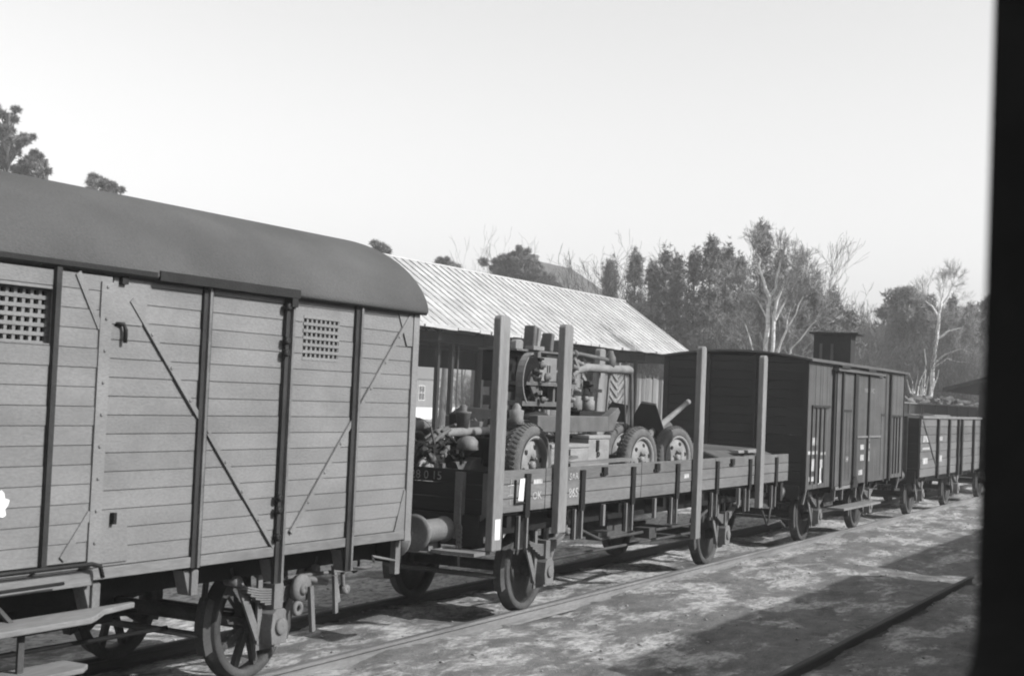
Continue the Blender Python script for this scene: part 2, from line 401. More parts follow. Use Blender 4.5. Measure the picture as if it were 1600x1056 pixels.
# ------------------------------------------------------------------ covered wagon with arched roof
def boards_x(b, x, th, y0, y1, z0, z1, h=.165, gap=.009, holes=(), seed=0):
    """horizontal boards of a side wall in the plane X=x, thickness th towards -X"""
    rnd = random.Random(seed); z = z0; k = 0
    while z < z1-.02:
        zt = min(z+h, z1); off = rnd.uniform(-.004, .004)
        segs = [(y0, y1)]
        for (ha, hb, hz0, hz1) in holes:
            if zt > hz0+.01 and z < hz1-.01:
                ns = []
                for a, c in segs:
                    if hb <= a or ha >= c: ns.append((a, c)); continue
                    if ha > a: ns.append((a, ha))
                    if hb < c: ns.append((hb, c))
                segs = ns
                if zt > hz1+.012: b.box(x-th, x+off, ha, hb, hz1, zt-gap/2)
                if z < hz0-.012: b.box(x-th, x+off, ha, hb, z+gap/2, hz0)
        for a, c in segs: b.box(x-th, x+off, a, c, z+gap/2, zt-gap/2)
        z = zt; k += 1
def arch(x, hw, z0, rise, p=2.3, q=.62):
    t = min(1, abs(x-XC)/hw); return z0+rise*(1-t**p)**q
def arched_roof(t, y0, y1, hw, z0, rise, p=2.3, q=.62, mat=None, name='roof', th=.035):
    b = MB(); n = 44; top = []
    for i in range(n+1):
        a = math.pi*i/n; x = XC-hw*math.cos(a); top.append((x, arch(x, hw, z0, rise, p, q)))
    bot = [(XC+(x-XC)*.985, z-th) for x, z in top]
    b2 = b.b; rows = []
    ys = np.linspace(y0, y1, 9)
    for y in ys:
        rows.append([b2.verts.new((x, y, z)) for x, z in top]+[b2.verts.new((x, y, z)) for x, z in bot[::-1]])
    m = len(rows[0])
    for i in range(len(rows)-1):
        for j in range(m):
            f = b2.faces.new((rows[i][j], rows[i][(j+1) % m], rows[i+1][(j+1) % m], rows[i+1][j])); f.smooth = True
    for i in range(len(top)-1):
        for r_, fl in ((rows[0], 0), (rows[-1], 1)):
            q4 = (r_[i], r_[i+1], r_[m-2-i], r_[m-1-i]); b2.faces.new(q4 if fl else q4[::-1])
    return b.build(name, mat or ROOFM, t)
def vent_grille(t, y0, y1, z0, z1, x):
    g = MB(); nr = 6
    for k in range(nr+1):
        z = z0+(z1-z0)*k/nr; g.box(x-.03, x+.004, y0, y1, z-.013, z+.013)
    n = 8
    for k in range(n+1):
        y = y0+(y1-y0)*k/n; g.box(x-.031, x-.004, y-.013, y+.013, z0, z1)
    g.build('ventilation_grille', WALL, t)
    d = MB(); d.box(x-.14, x-.11, y0-.16, y1+.16, z0-.1, z1+.1); d.build('grille_dark_backing', IRON, t)  # added dark sheet standing in for the shade behind the grille
def channel_post(t, y, z0, z1, x, w=.13, dep=.055, mat=None, name='post'):
    b = MB(); b.box(x, x+dep*.55, y-w/2, y+w/2, z0, z1); o = b.build(name, mat or POSTM, t)
    b = MB(); b.box(x+dep*.55, x+dep, y-.014+w*.08, y+.014+w*.08, z0+.003, z1-.003); b.build('web', RIDGEM, o)
    return o
def covered_wagon(label):
    y0, y1, xs, zb, ze = 1.70, 11.47, .65, 1.155, 3.30
    t = thing('covered_wagon', label, 'goods wagon', (XC, (y0+y1)/2, 0))
    door = (4.75, 7.38)
    vents = [(9.66, 10.18, 2.77, 3.12), (6.28, 6.84, 2.75, 3.11)]
    vents += [(3.0, 3.5, 2.77, 3.12)]
    b = MB(); boards_x(b, xs, .03, y0+.02, y1-.09, zb+.07, ze, .132, .006, vents, 1); boards_x(b, xs-.014, .012, y0+.03, y1-.1, zb+.07-.066, ze, .132, -.002, vents, 1); b.build('side_wall', WALL, t)
    for v in vents: vent_grille(t, v[0], v[1], v[2], v[3], xs)
    d = MB(); boards_x(d, xs+.055, .035, door[0], door[1]-.02, zb+.13, ze-.06, .132, .005, [(6.28, 6.84, 2.75, 3.11)], 3)
    do = d.build('sliding_door', WALL, t)
    fr = MB()   # iron edging of the door
    fr.box(xs+.055, xs+.070, door[0], door[0]+.1, zb+.10, ze-.10); fr.build('door_edging', WALL, do); fr = MB(); fr.box(xs+.055, xs+.070, door[1]-.13, door[1]-.02, zb+.10, ze-.10)
    fr.bar((xs+.061, door[1]-.12, ze-.42), (xs+.061, door[1]-.35, ze-.06), .012, .05); fr.bar((xs+.061, door[1]-.12, zb+.46), (xs+.061, door[1]-.36, zb+.16), .012, .05)
    for k in range(9): fr.lathe([(0, 0), (0, .012), (.009, .010), (.01, 0)], (xs+.070, door[1]-.075, zb+.25+.22*k), 'X', 8)
    fr.build('door_edging', WALL, do)
    p = MB(); p.box(xs+.055, xs+.088, 6.82, 6.865, zb+.12, ze-.04); p.build('door_post', POSTM, do)
    h = MB(); h.tube([(xs+.10, 5.2, 1.27), (xs+.10, 7.26, 1.27), (xs+.10, 7.34, 1.25), (xs+.10, 7.37, 1.17)], .016, 8)
    h.tube([(xs+.11, 5.2, 1.15), (xs+.11, 7.0, 1.165)], .012, 8); h.build('door_bar', IRON, do)
    # door rail under the eaves
    r_ = MB(); r_.box(xs+.02, xs+.085, 4.5, 7.78, 3.275, 3.31); r_.build('door_rail', IRON, t)
    r_ = MB(); r_.box(xs+.02, xs+.095, 7.80, 9.48, 3.255, 3.325); r_.box(xs+.02, xs+.09, 9.38, 9.46, 3.18, 3.26)
    r_.build('door_rail', IRON, t)
    r_ = MB(); r_.box(xs+.002, xs+.045, 7.47, 7.53, 3.20, 3.29); r_.build('door_hook', IRON, t)
    r_ = MB(); r_.tube([(xs+.0, 7.46, 2.92), (xs+.03, 7.52, 2.92), (xs+.035, 7.535, 2.88), (xs+.035, 7.535, 2.79)], .016, 8); r_.build('door_hook', IRON, t)
    r_ = MB(); r_.box(xs, xs+.05, 7.50, 7.53, 1.52, 1.60); r_.build('door_hook', IRON, t)
    # posts
    channel_post(t, 8.42, zb-.02, ze-.02, xs, .105, .045)
    channel_post(t, 10.46, .93, ze-.02, xs, .115, .05)
    dp = channel_post(t, 9.44, .92, ze+.04, xs, .115, .065, name='door_post')
    for z in (3.18, 2.90, 2.80, 1.62, 1.52, 1.30):
        hb = MB(); hb.lathe([(0, 0), (0, .032), (.035, .030), (.04, 0)], (xs+.04, 9.37, z), 'X', 10)
        hb.build('hinge_bolt', IRON, dp)
    channel_post(t, 4.5, zb, ze-.02, xs, .14, .06); channel_post(t, 2.75, zb, ze-.02, xs, .15, .06)
    # diagonal flat braces
    for a, c in (((7.60, 3.10), (9.38, 1.22)), ((11.34, 3.27), (9.60, 1.32)), ((2.0, 3.2), (4.4, 1.3))):
        q = MB(); q.bar((xs+.014, a[0], a[1]), (xs+.014, c[0], c[1]), .016, .042)
        L_ = math.hypot(c[0]-a[0], c[1]-a[1]); n = int(L_/.3)
        for k in range(1, n): q.lathe([(0, 0), (0, .014), (.008, .012), (.009, 0)], (xs+.021, a[0]+(c[0]-a[0])*k/n, a[1]+(c[1]-a[1])*k/n), 'X', 8)
        q.build('diagonal_brace', WALL, t)
    for po in ([(7.42, 3.28), (7.80, 3.28), (7.80, 3.20), (7.72, 2.92), (7.42, 2.92)], [(7.42, 1.25), (7.70, 1.25), (7.66, 1.62), (7.42, 1.62)],
               [(11.10, 3.27), (11.40, 3.27), (11.40, 2.95), (11.28, 2.95)], [(11.20, 1.22), (11.40, 1.22), (11.40, 1.6), (11.34, 1.6)]):
        gp = MB(); gp.prism(po, 'X', xs+.004, xs+.012); gp.build('gusset_plate', WALL, t)
    c = MB(); c.box(xs-.06, xs+.022, y1-.10, y1+.0, zb-.03, ze); c.build('corner_post', WALL, t)
    c = MB(); c.box(XC*2-xs-.02, XC*2-xs+.06, y1-.10, y1, zb-.03, ze); c.build('corner_post', WALL, t)
    # far side and ends
    e = MB(); XO = 2*XC-xs
    boards_x(e, XO+.03, .03, y0, y1-.1, zb+.05, ze, .178, -.004, (), 4); e.build('side_wall', WALL_DARK, t)
    for yy, d_ in ((y1-.05, 1), (y0+.05, -1)):
        e = MB(); z = zb+.02; k = 0
        while z < ze+.72:
            zt = z+.17; hw = xs-XC-.06
            if z > ze:  # follow the arch
                lo, hi = 0, hw
                for _ in range(20):
                    m_ = (lo+hi)/2
                    if arch(XC+m_, 1.44, ze, .722) > zt+.02: lo = m_
                    else: hi = m_
                hw = lo
            if hw > .1: e.box(XC-hw, XC+hw, yy-.018, yy+.018, z+.004, zt-.004)
            z = zt
        e.build('end_wall', END_DARK, t)
        for xx in (XC-.55, XC+.55): channel = MB(); channel.box(xx-.05, xx+.05, yy+d_*.018 if d_ > 0 else yy-.075, yy+.075 if d_ > 0 else yy-.018, .98, ze+.5); channel.build('end_post', IRON_DUST, t)
    arched_roof(t, y0-.05, y1+.045, xs-XC+.085, ze-.012, .742)
    f_ = MB(); f_.box(XC*2-xs+.05, xs-.05, y0+.1, y1-.1, zb-.02, zb+.05); f_.build('floor', TIMBER, t)
    # bottom sill and underframe
    s_ = MB(); s_.box(xs-.05, xs+.028, y0, 7.36, zb-.045, zb+.062); s_.box(xs-.05, xs+.018, 7.36, y1-.1, zb-.015, zb+.065); s_.build('side_sill', BOARDM, t, bevel=.006)
    u = MB()
    for xx in (.27, XC*2-.27): u.box(xx-.035, xx+.035, y0+.05, y1-.02, .93, 1.13)
    for yy in (y0+.1, 3.3, 5.0, 6.6, 8.2, y1-.08): u.box(XC*2-.2, .2, yy-.06, yy+.06, .95, 1.11)
    u.build('underframe', IRON, t)
    for ya in (y1-.02, y0-.08): h = MB(); h.box(-2.05, .53, ya, ya+.10, .90, 1.20); h.build('headstock', IRON, t)
    for yy in (7.42, 8.45, 9.49, 10.5, 2.75, 4.5):
        k_ = MB(); k_.prism([(yy-.10, 1.115), (yy+.06, 1.115), (yy+.05, .93), (yy-.03, .92)], 'X', xs-.14, xs-.03); k_.box(xs-.03, xs-.005, yy-.03, yy+.045, .92, 1.11)
        k_.build('sill_bracket', IRON_LIGHT, t, bevel=.005)
    running_gear(t, 9.90, True); running_gear(t, 3.30, True)
    for xx in (XC+.90, XC-.90): buffer(t, xx, y1+.08, 1, 1.06, .50); buffer(t, xx, y0-.08, -1, 1.06, .50)
    coupling(t, y1+.08, 1)
    # brake rigging beyond the axle
    g = MB()
    g.tube([(.22, 10.05, .82), (.38, 10.32, .84), (.42, 10.5, .80)], .03, 8); g.tube([(.35, 10.0, .88), (.35, 11.3, .86)], .018, 8)
    g.lathe([(-.03, .0), (-.03, .12), (.03, .12), (.03, 0)], (.40, 10.14, .78), 'X', 16); g.lathe([(-.035, .0), (-.035, .05), (.05, .05), (.05, 0)], (.40, 10.14, .78), 'X', 12)
    g.lathe([(-.02, .03), (-.02, .065), (.02, .065), (.02, .03)], (.44, 10.05, .62), 'X', 14)
    g.bar((.46, 10.2, .80), (.46, 10.26, .40), .035, .05); g.bar((.46, 10.56, .86), (.46, 10.60, .52), .03, .045); g.bar((.40, 10.62, .94), (.40, 10.72, .60), .03, .04)
    g.tube([(.3, 10.9, .95), (.3, 10.93, .72), (.3, 10.96, .70)], .02, 8); g.lathe([(-.03, 0), (-.03, .045), (.04, .045), (.04, 0)], (.3, 10.95, .68), 'X', 10)
    g.tube([(.55, 11.05, .95), (.55, 11.02, 1.0), (.55, 11.4, .93)], .012, 6)
    g.box(.50, .56, 11.40, 11.48, .80, 1.18)
    g.build('brake_rigging', IRON_LIGHT, t)
    g = MB(); g.tube([(-.35, 4.0, .50), (-.35, 9.3, .46)], .02, 8); g.tube([(-.6, 4.2, .62), (-.6, 9.2, .58)], .02, 8); g.box(-1.0, -.3, 7.6, 8.6, .60, .92); g.lathe([(0, 0), (0, .17), (.5, .17), (.5, 0)], (-.55, 6.9, .78), 'Y', 16); g.build('brake_rigging', IRON, t)
    # foot boards hung below the sill
    fb = MB(); fb.prism([(.62, 2.0), (.93, 2.0), (.93, 7.10), (.88, 7.20), (.74, 7.42), (.66, 7.80), (.62, 7.80)], 'Z', .905, .945)
    fo = fb.build('foot_board', BOARDM, t, bevel=.008)
    fb = MB(); fb.prism([(.68, 2.6), (.98, 2.6), (.98, 7.0), (.90, 7.12), (.68, 7.12)], 'Z', .60, .635)
    fb.build('foot_board', BOARDM, t, bevel=.008)
    for yy in (3.0, 4.8, 6.62):
        st = MB(); st.bar((.80, yy, .94), (.80, yy, .40), .02, .05); st.bar((.80, yy, .62), (.45, yy, .62), .02, .03, (0, 0, 1)); st.bar((.7, yy, .94), (.45, yy, 1.10), .02, .04, (0, 0, 1))
        st.build('step_hanger', IRON_DUST, t)
    # pale chalked rosette by the door
    return t
BOX = covered_wagon('grey plank covered wagon with smooth arched roof, nearest to the camera')
def blob_mark(t, x, y, z, r):
    b = MB(); rnd = random.Random(5); poly = []
    for k in range(18):
        a = 2*math.pi*k/18; rr = r*(1+.22*math.sin(6*a)+rnd.uniform(-.08, .08)); poly.append((y+rr*math.cos(a)*.9, z+rr*math.sin(a)))
    b.prism(poly, 'X', x, x+.003); b.build('paint_mark', WHITE, t)
blob_mark(BOX, .65+.057, 6.46, 1.70, .085)

# ------------------------------------------------------------------ flat wagon with stakes
def text_mesh(name, txt, size, loc, parent, mat, face='X', shear=0, sx=1.0):
    cu = bpy.data.curves.new(name, 'FONT'); cu.body = txt; cu.size = size; cu.extrude = .0012; cu.align_x = 'CENTER'; cu.shear = shear; cu.resolution_u = 2
    tmp = bpy.data.objects.new(name+'_tmp', cu); COL.objects.link(tmp)
    bpy.context.view_layer.update()
    me = bpy.data.meshes.new_from_object(tmp.evaluated_get(bpy.context.evaluated_depsgraph_get()))
    bpy.data.objects.remove(tmp); bpy.data.curves.remove(cu)
    org = ORG[parent.name]
    for v in me.vertices:
        u, q, d = v.co
        u *= sx
        if face == 'X': p = Vector((loc[0]+d, loc[1]+u, loc[2]+q))
        else: p = Vector((loc[0]+u, loc[1]-d, loc[2]+q))
        v.co = p-org
    me.materials.clear(); me.materials.append(mat)
    o = bpy.data.objects.new(name, me); COL.objects.link(o); o.parent = parent; ORG[o.name] = org
    return o
def rounded_post(b, x0, x1, y0, y1, z0, z1, taper=0, lean=0):
    """timber stake with a rounded head"""
    hw = (y1-y0)/2; yc = (y0+y1)/2; r = min(.07, hw*.8)
    poly = [(yc-hw*(1-taper), z0), (yc+hw*(1-taper), z0)]
    for k in range(6):
        a = math.pi/2*k/5; poly.append((yc+hw-r+r*math.cos(a)+lean, z1-r+r*math.sin(a)*.8))
    for k in range(6):
        a = math.pi/2*(1+k/5); poly.append((yc-hw+r+r*math.cos(a)+lean, z1-r+r*math.sin(a)*.8))
    b.prism(poly, 'X', x0, x1)
def flat_wagon():
    y0, y1, xs, zb, zt = 13.06, 23.50, .65, 1.27, 1.725
    t = thing('flat_wagon', 'low-sided flat wagon with tall timber stakes carrying guns', 'goods wagon', (XC, (y0+y1)/2, 0))
    XO = 2*XC-xs
    brk = [y0, 14.33, 17.1, 19.9, y1]   # drop-side boards
    for i in range(4):
        b = MB(); a, c = brk[i]+.008, brk[i+1]-.008; z = zb
        for k in range(3):
            b.box(xs-.045, xs+.003*(k % 2), a, c, z+.004, z+.148); z += .152
        b.build('side_board', PLANK, t, bevel=.004)
        b = MB(); z = zb
        for k in range(3): b.box(XO, XO+.045, a, c, z+.004, z+.148); z += .152
        b.build('side_board', PLANK, t, bevel=.004)
    for yy in (y0, y1-.045):
        e = MB(); z = zb
        for k in range(3): e.box(XO+.05, xs-.05, yy, yy+.045, z+.004, z+.148); z += .152
        e.build('end_board', END_DARK, t)
    # iron straps on the sides with their sockets below
    for yy in (13.86, 15.28, 16.80, 18.35, 19.95, 21.45, 22.8):
        for sx_, xx in ((1, xs), (-1, XO)):
            s_ = MB(); s_.box(xx if sx_ > 0 else xx-.03, xx+.03 if sx_ > 0 else xx, yy-.055, yy+.055, 1.20, 1.68)
            s_.box(xx-.09, xx-.05, yy-.07, yy+.07, .86, 1.20) if sx_ > 0 else s_.box(xx+.05, xx+.09, yy-.07, yy+.07, .86, 1.20)
            s_.build('side_strap', IRON, t)
            if sx_ > 0:
                f_ = MB(); f_.box(xx-.05, xx-.015, yy-.115, yy-.08, .86, 1.22); f_.box(xx-.05, xx-.015, yy+.08, yy+.115, .86, 1.22); f_.build('stake_socket', IRON_LIGHT, t)
    for yy in (15.9, 17.6, 20.6):
        h = MB(); h.box(xs, xs+.035, yy-.06, yy+.06, 1.60, 1.70); h.box(xs, xs+.02, yy-.10, yy+.10, 1.60, 1.63); h.build('side_catch', IRON, t)
    for yy in (15.95, 17.6, 19.3, 21.0):
        h = MB(); h.box(xs-.03, xs+.01, yy-.03, yy+.03, .98, 1.24); h.build('stake_socket', IRON_LIGHT, t)
    # stakes
    for yy, w_, z0, z1 in ((13.05, .22, .905, 3.375), (14.59, .22, .99, 3.375), (19.0, .19, .61, 3.34), (21.8, .19, .90, 3.33)):
        b = MB(); rounded_post(b, xs+.012, xs+.10, yy-w_/2, yy+w_/2, z0, z1, .05); b.build('stake', STAKEM, t, bevel=.012)
    for yy, w_ in ((18.95, .24), (22.0, .24), (14.5, .24), (16.2, .24)):
        b = MB(); rounded_post(b, XO-.11, XO-.012, yy-w_/2, yy+w_/2, .9, 3.38 if yy > 18 else 2.1, .05); b.build('stake', STAKEM, t, bevel=.01)
    pl = MB(); pl.box(xs+.101, xs+.104, 12.99, 13.10, 1.02, 1.235); pl.build('paper_slip', WHITE, t)
    # label holder with its white card
    lf = MB()
    for a in ((13.57, 13.595, 1.355, 1.62), (13.81, 13.835, 1.36, 1.64)): lf.box(xs+.004, xs+.022, *a)
    lf.box(xs+.004, xs+.022, 13.595, 13.81, 1.355, 1.375); lf.build('label_holder', IRON, t)
    lc = MB(); lc.prism([(13.66, 1.39), (13.78, 1.385), (13.80, 1.63), (13.69, 1.625)], 'X', xs+.006, xs+.012); lc.build('label_card', WHITE, t)
    # underframe
    d = MB(); y = y0+.05
    while y < y1-.1: d.box(XO+.05, xs-.05, y, min(y+.17, y1-.05), 1.24, 1.275); y += .175
    d.build('deck', TIMBER, t)
    u = MB()
    for xx in (.27, 2*XC-.27): u.box(xx-.035, xx+.035, y0+.05, y1-.05, .98, 1.235)
    for yy in np.arange(y0+.6, y1-.4, 1.5): u.box(2*XC-.55, .56, yy-.05, yy+.05, 1.10, 1.22)
    u.build('underframe', IRON, t)
    for ya in (y0-.06, y1-.06): h = MB(); h.box(-2.05, .55, ya, ya+.12, .93, 1.255); h.build('headstock', END_DARK, t)
    for xx in (.30, -.9, -1.9): ep = MB(); ep.box(xx-.045, xx+.045, y0-.075, y0-.002, 1.0, 1.70); ep.build('end_post', IRON_LIGHT, t)
    cs = MB(); cs.box(xs-.075, xs-.0, y0-.05, y0-.004, 1.26, 1.70); cs.bar((xs-.04, y0-.025, 1.27), (xs-.16, y0-.025, 1.19), .03, .05, (0, 1, 0)); cs.box(xs-.22, xs-.15, y0-.05, y0-.0, .93, 1.2); cs.build('corner_bracket', IRON_LIGHT, t)
    fs = MB(); fs.box(.16, .68, y0-.36, y0-.02, .865, .90); fs.build('foot_board', BOARDM, t)
    fs = MB(); fs.box(-.08, .10, y0-.30, y0-.12, .87, .96); fs.tube([(-.3, y0-.34, .86), (.16, y0-.34, .86), (.2, y0-.2, .9)], .014, 6); fs.build('shunter_step', IRON_LIGHT, t)
    fs = MB(); fs.tube([(.34, y0-.09, 1.5), (.35, y0-.1, 1.2), (.34, y0-.1, 1.05), (.36, y0-.11, .72)], .012, 6)
    for k in range(5):
        a = [(.35+.03*math.cos(q), y0-.11, 1.12-.05*k+.035*math.sin(q)) for q in np.linspace(0, 2*math.pi, 10)]; fs.tube(a, .009, 5, cap=False)
    fs.build('chain', IRON_LIGHT, t)
    for xx in (XC+.90, XC-.90):
        buffer(t, xx, y0-.06, -1, 1.09); buffer(t, xx, y1+.06, 1, 1.09)
    coupling(t, y0-.06, -1); coupling(t, y1+.06, 1)
    running_gear(t, 15.07, False); running_gear(t, 21.32, False)
    # brake rod, truss and boxes below the floor
    g = MB(); g.tube([(.1, 15.6, .55), (.1, 20.8, .55)], .022, 8); g.tube([(-.9, 15.2, .62), (-.9, 21, .6)], .03, 8)
    g.box(-.5, .1, 17.3, 18.1, .68, .95); g.box(.12, .30, 16.6, 17.1, .72, .82); g.box(.2, .42, 18.0, 18.25, .66, .80)
    g.tube([(.32, 16.0, .90), (.32, 16.6, .74), (.32, 19.9, .74), (.32, 20.5, .90)], .022, 8)
    g.tube([(.45, 22.6, .95), (.5, 22.9, .55)], .02, 6); g.tube([(.45, 23.3, .98), (.5, 22.95, .55)], .02, 6); g.tube([(.5, 22.9, .55), (.5, 23.6, .58), (.5, 23.9, .45)], .022, 6)
    g.build('brake_rigging', IRON_DUST, t)
    # chalk marks and stencilled writing
    text_mesh('wagon_number', '865', .155, (xs+.0045, 15.06, 1.37), t, CHALK, sx=1.15)
    text_mesh('stencil', 'SAR', .11, (xs+.0045, 15.06, 1.575), t, CHALK, sx=1.3)
    text_mesh('stencil', 'OK', .12, (xs+.0045, 14.12, 1.39), t, CHALK, sx=1.3)
    c = MB()
    for yy, z0, z1 in ((13.49, 1.53, 1.63), (13.485, 1.45, 1.56), (13.48, 1.36, 1.41)): c.bar((xs+.006, yy, z0), (xs+.006, yy, z1), .003, .008)
    c.bar((xs+.006, 13.42, 1.56), (xs+.006, 13.55, 1.568), .003, .009); c.bar((xs+.006, 13.42, 1.455), (xs+.006, 13.54, 1.462), .003, .008)
    c.build('chalk_mark', CHALK, t)
    c = MB()
    c.box(xs+.004, xs+.006, 14.02, 14.24, 1.56, 1.61); c.box(xs+.004, xs+.006, 18.62, 18.80, 1.47, 1.53)
    c.build('chalk_mark', CHALK, t)
    text_mesh('stencil', '28 0 15', .13, (-.15, y0-.003, 1.60), t, M('faded_chalk', .2, .3, 12, rough=.95, bump=0), 'Y')
    return t
FLAT = flat_wagon()

# ------------------------------------------------------------------ load: guns
def pneu(t, c, ax, R=.45, w=.19, name='wheel', mat=None):
    """pneumatic wheel, axis direction ax; parts: wheel > rim"""
    c = Vector(c); ax = Vector(ax).normalized(); b = MB(); prof = []
    rt_ = .085
    for k in range(12):
        a = 2*math.pi*k/12; prof.append((w/2*math.cos(a)*(1.0 if abs(math.cos(a)) < .9 else .97), R-rt_+rt_*math.sin(a)))
    b.lathe(prof, c, ax, 40)
    e1 = ax.orthogonal().normalized(); e2 = ax.cross(e1)
    for k in range(48):      # tread blocks
        a = 2*math.pi*k/48; e = e1*math.cos(a)+e2*math.sin(a); tt = e2*math.cos(a)-e1*math.sin(a)
        for s in (-1, 1):
            p = c+e*(R-.005)+ax*(s*w*.10); q = c+e*(R-.026)+ax*(s*w*.34)+tt*.03
            b.bar(p, q, .026, .022, e)
    wo_ = b.build(name, mat or TYREM, t)
    r_ = MB(); s = 1
    r_.lathe([(-.07, R-.15), (w*.40, R-.15), (w*.46, R-.135), (w*.46, R-.155), (w*.36, R-.175), (.02, R-.19), (-.06, R-.18)], c, ax, 32)
    r_.lathe([(.03, .06), (.075, .09), (.08, .15), (.045, R-.17), (.025, R-.17), (.06, .15), (.03, .08)], c, ax, 32)
    r_.lathe([(.04, 0), (.04, .055), (.10, .045), (.11, .02), (.11, 0)], c, ax, 20)
    for k in range(6):
        a = 2*math.pi*k/6; e = e1*math.cos(a)+e2*math.sin(a); r_.lathe([(.07, 0), (.07, .012), (.095, .012), (.095, 0)], c+e*.105, ax, 8)
    r_.build('rim', M('rim_paint', .19, .2, 6, rough=.55, bump=.2, fine=50, stain=.3, stain_col=.12), wo_)
    for k in range(6):
        h_ = MB(); a = 2*math.pi*(k+.5)/6; e = e1*math.cos(a)+e2*math.sin(a); h_.lathe([(.05, 0), (.05, .030), (.073, .030), (.073, 0)], c+e*(R*.44), ax, 10)
        h_.build('rim_dark_disc', GUND, wo_)  # solid dark discs painted in place of shaded holes
    return wo_
def shield_gun():
    g = thing('anti_tank_gun', 'small wheeled field gun with angular shield and short raised barrel on flat wagon', 'gun', (-.2, 19.75, 1.28))
    ax = Vector((.975, -.22, 0)).normalized(); gd = Vector((.22, .975, 0)).normalized()
    A = Vector((-.68, 19.42, 1.28+.445)); B = Vector((.25, 19.21, 1.28+.445))
    pneu(g, A, ax); pneu(g, B, ax)
    C_ = (A+B)/2
    m = MB(); m.tube([A, B], .04, 10); m.build('axle', GUND, g)
    # shield plates, leaning back
    def plate(poly, off, name):
        b = MB(); b2 = b.b
        P = [C_+gd*(off+.10*(v-.2))+ax*u+Vector((0, 0, v)) for u, v in poly]
        Q = [p+gd*.012 for p in P]
        a = [b2.verts.new(p) for p in P]; c = [b2.verts.new(p) for p in Q]; b2.faces.new(a); b2.faces.new(c[::-1]); k = len(a)
        for i in range(k): b2.faces.new((a[i], c[i], c[(i+1) % k], a[(i+1) % k]))
        return b.build(name, GUND, g)
    plate([(-.48, -.10), (.34, -.10), (.28, .22), (.02, .74), (-.26, .76), (-.38, .55), (-.48, .30)], .12, 'shield')
    plate([(-.95, .46), (-.46, .46), (-.44, .72), (-.74, .76)], .05, 'shield_wing')
    tp = MB(); tp.tube([C_+gd*.19+ax*(-.26)+Vector((0, 0, .775)), C_+gd*.19+ax*(.02)+Vector((0, 0, .755))], .014, 6); tp.build('shield_edge', GUNL, g)
    d = (gd*math.cos(R_(27))+Vector((0, 0, math.sin(R_(27)))))
    br = C_+Vector((0, 0, .27))+ax*.0
    b = MB(); b.tube([br-d*.35, br-d*.1, br-d*.1, br+d*.40, br+d*.40, br+d*1.12, br+d*1.12, br+d*1.19], [.07, .07, .06, .055, .046, .038, .042, .042], 16); b.build('barrel', GUNL, g)
    b = MB(); b.tube([br-d*.25-Vector((0, 0, .1)), br+d*.62-Vector((0, 0, .10))], [.075, .065], 12); b.build('cradle', GUNM, g)
    b = MB(); b.bar(br-d*.42, br-d*.26, .16, .17, ax); b.build('breech', GUNL, g)
    b = MB()
    for s in (-1, 1): b.tube([C_+ax*(s*.12), C_+ax*(s*.2)-gd*.5-Vector((0, 0, .28)), C_+ax*(s*.22)-gd*1.3-Vector((0, 0, .39))], [.05, .045, .04], 10)
    b.build('trail', GUNM, g)
    b = MB(); b.lathe([(0, .04), (0, .075), (.02, .075), (.02, .04)], br-d*.2+ax*.2, ax, 14); b.tube([br-d*.2, br-d*.2+ax*.22], .012, 6); b.build('hand_wheel', GUNL, g)
    return g
shield_gun()
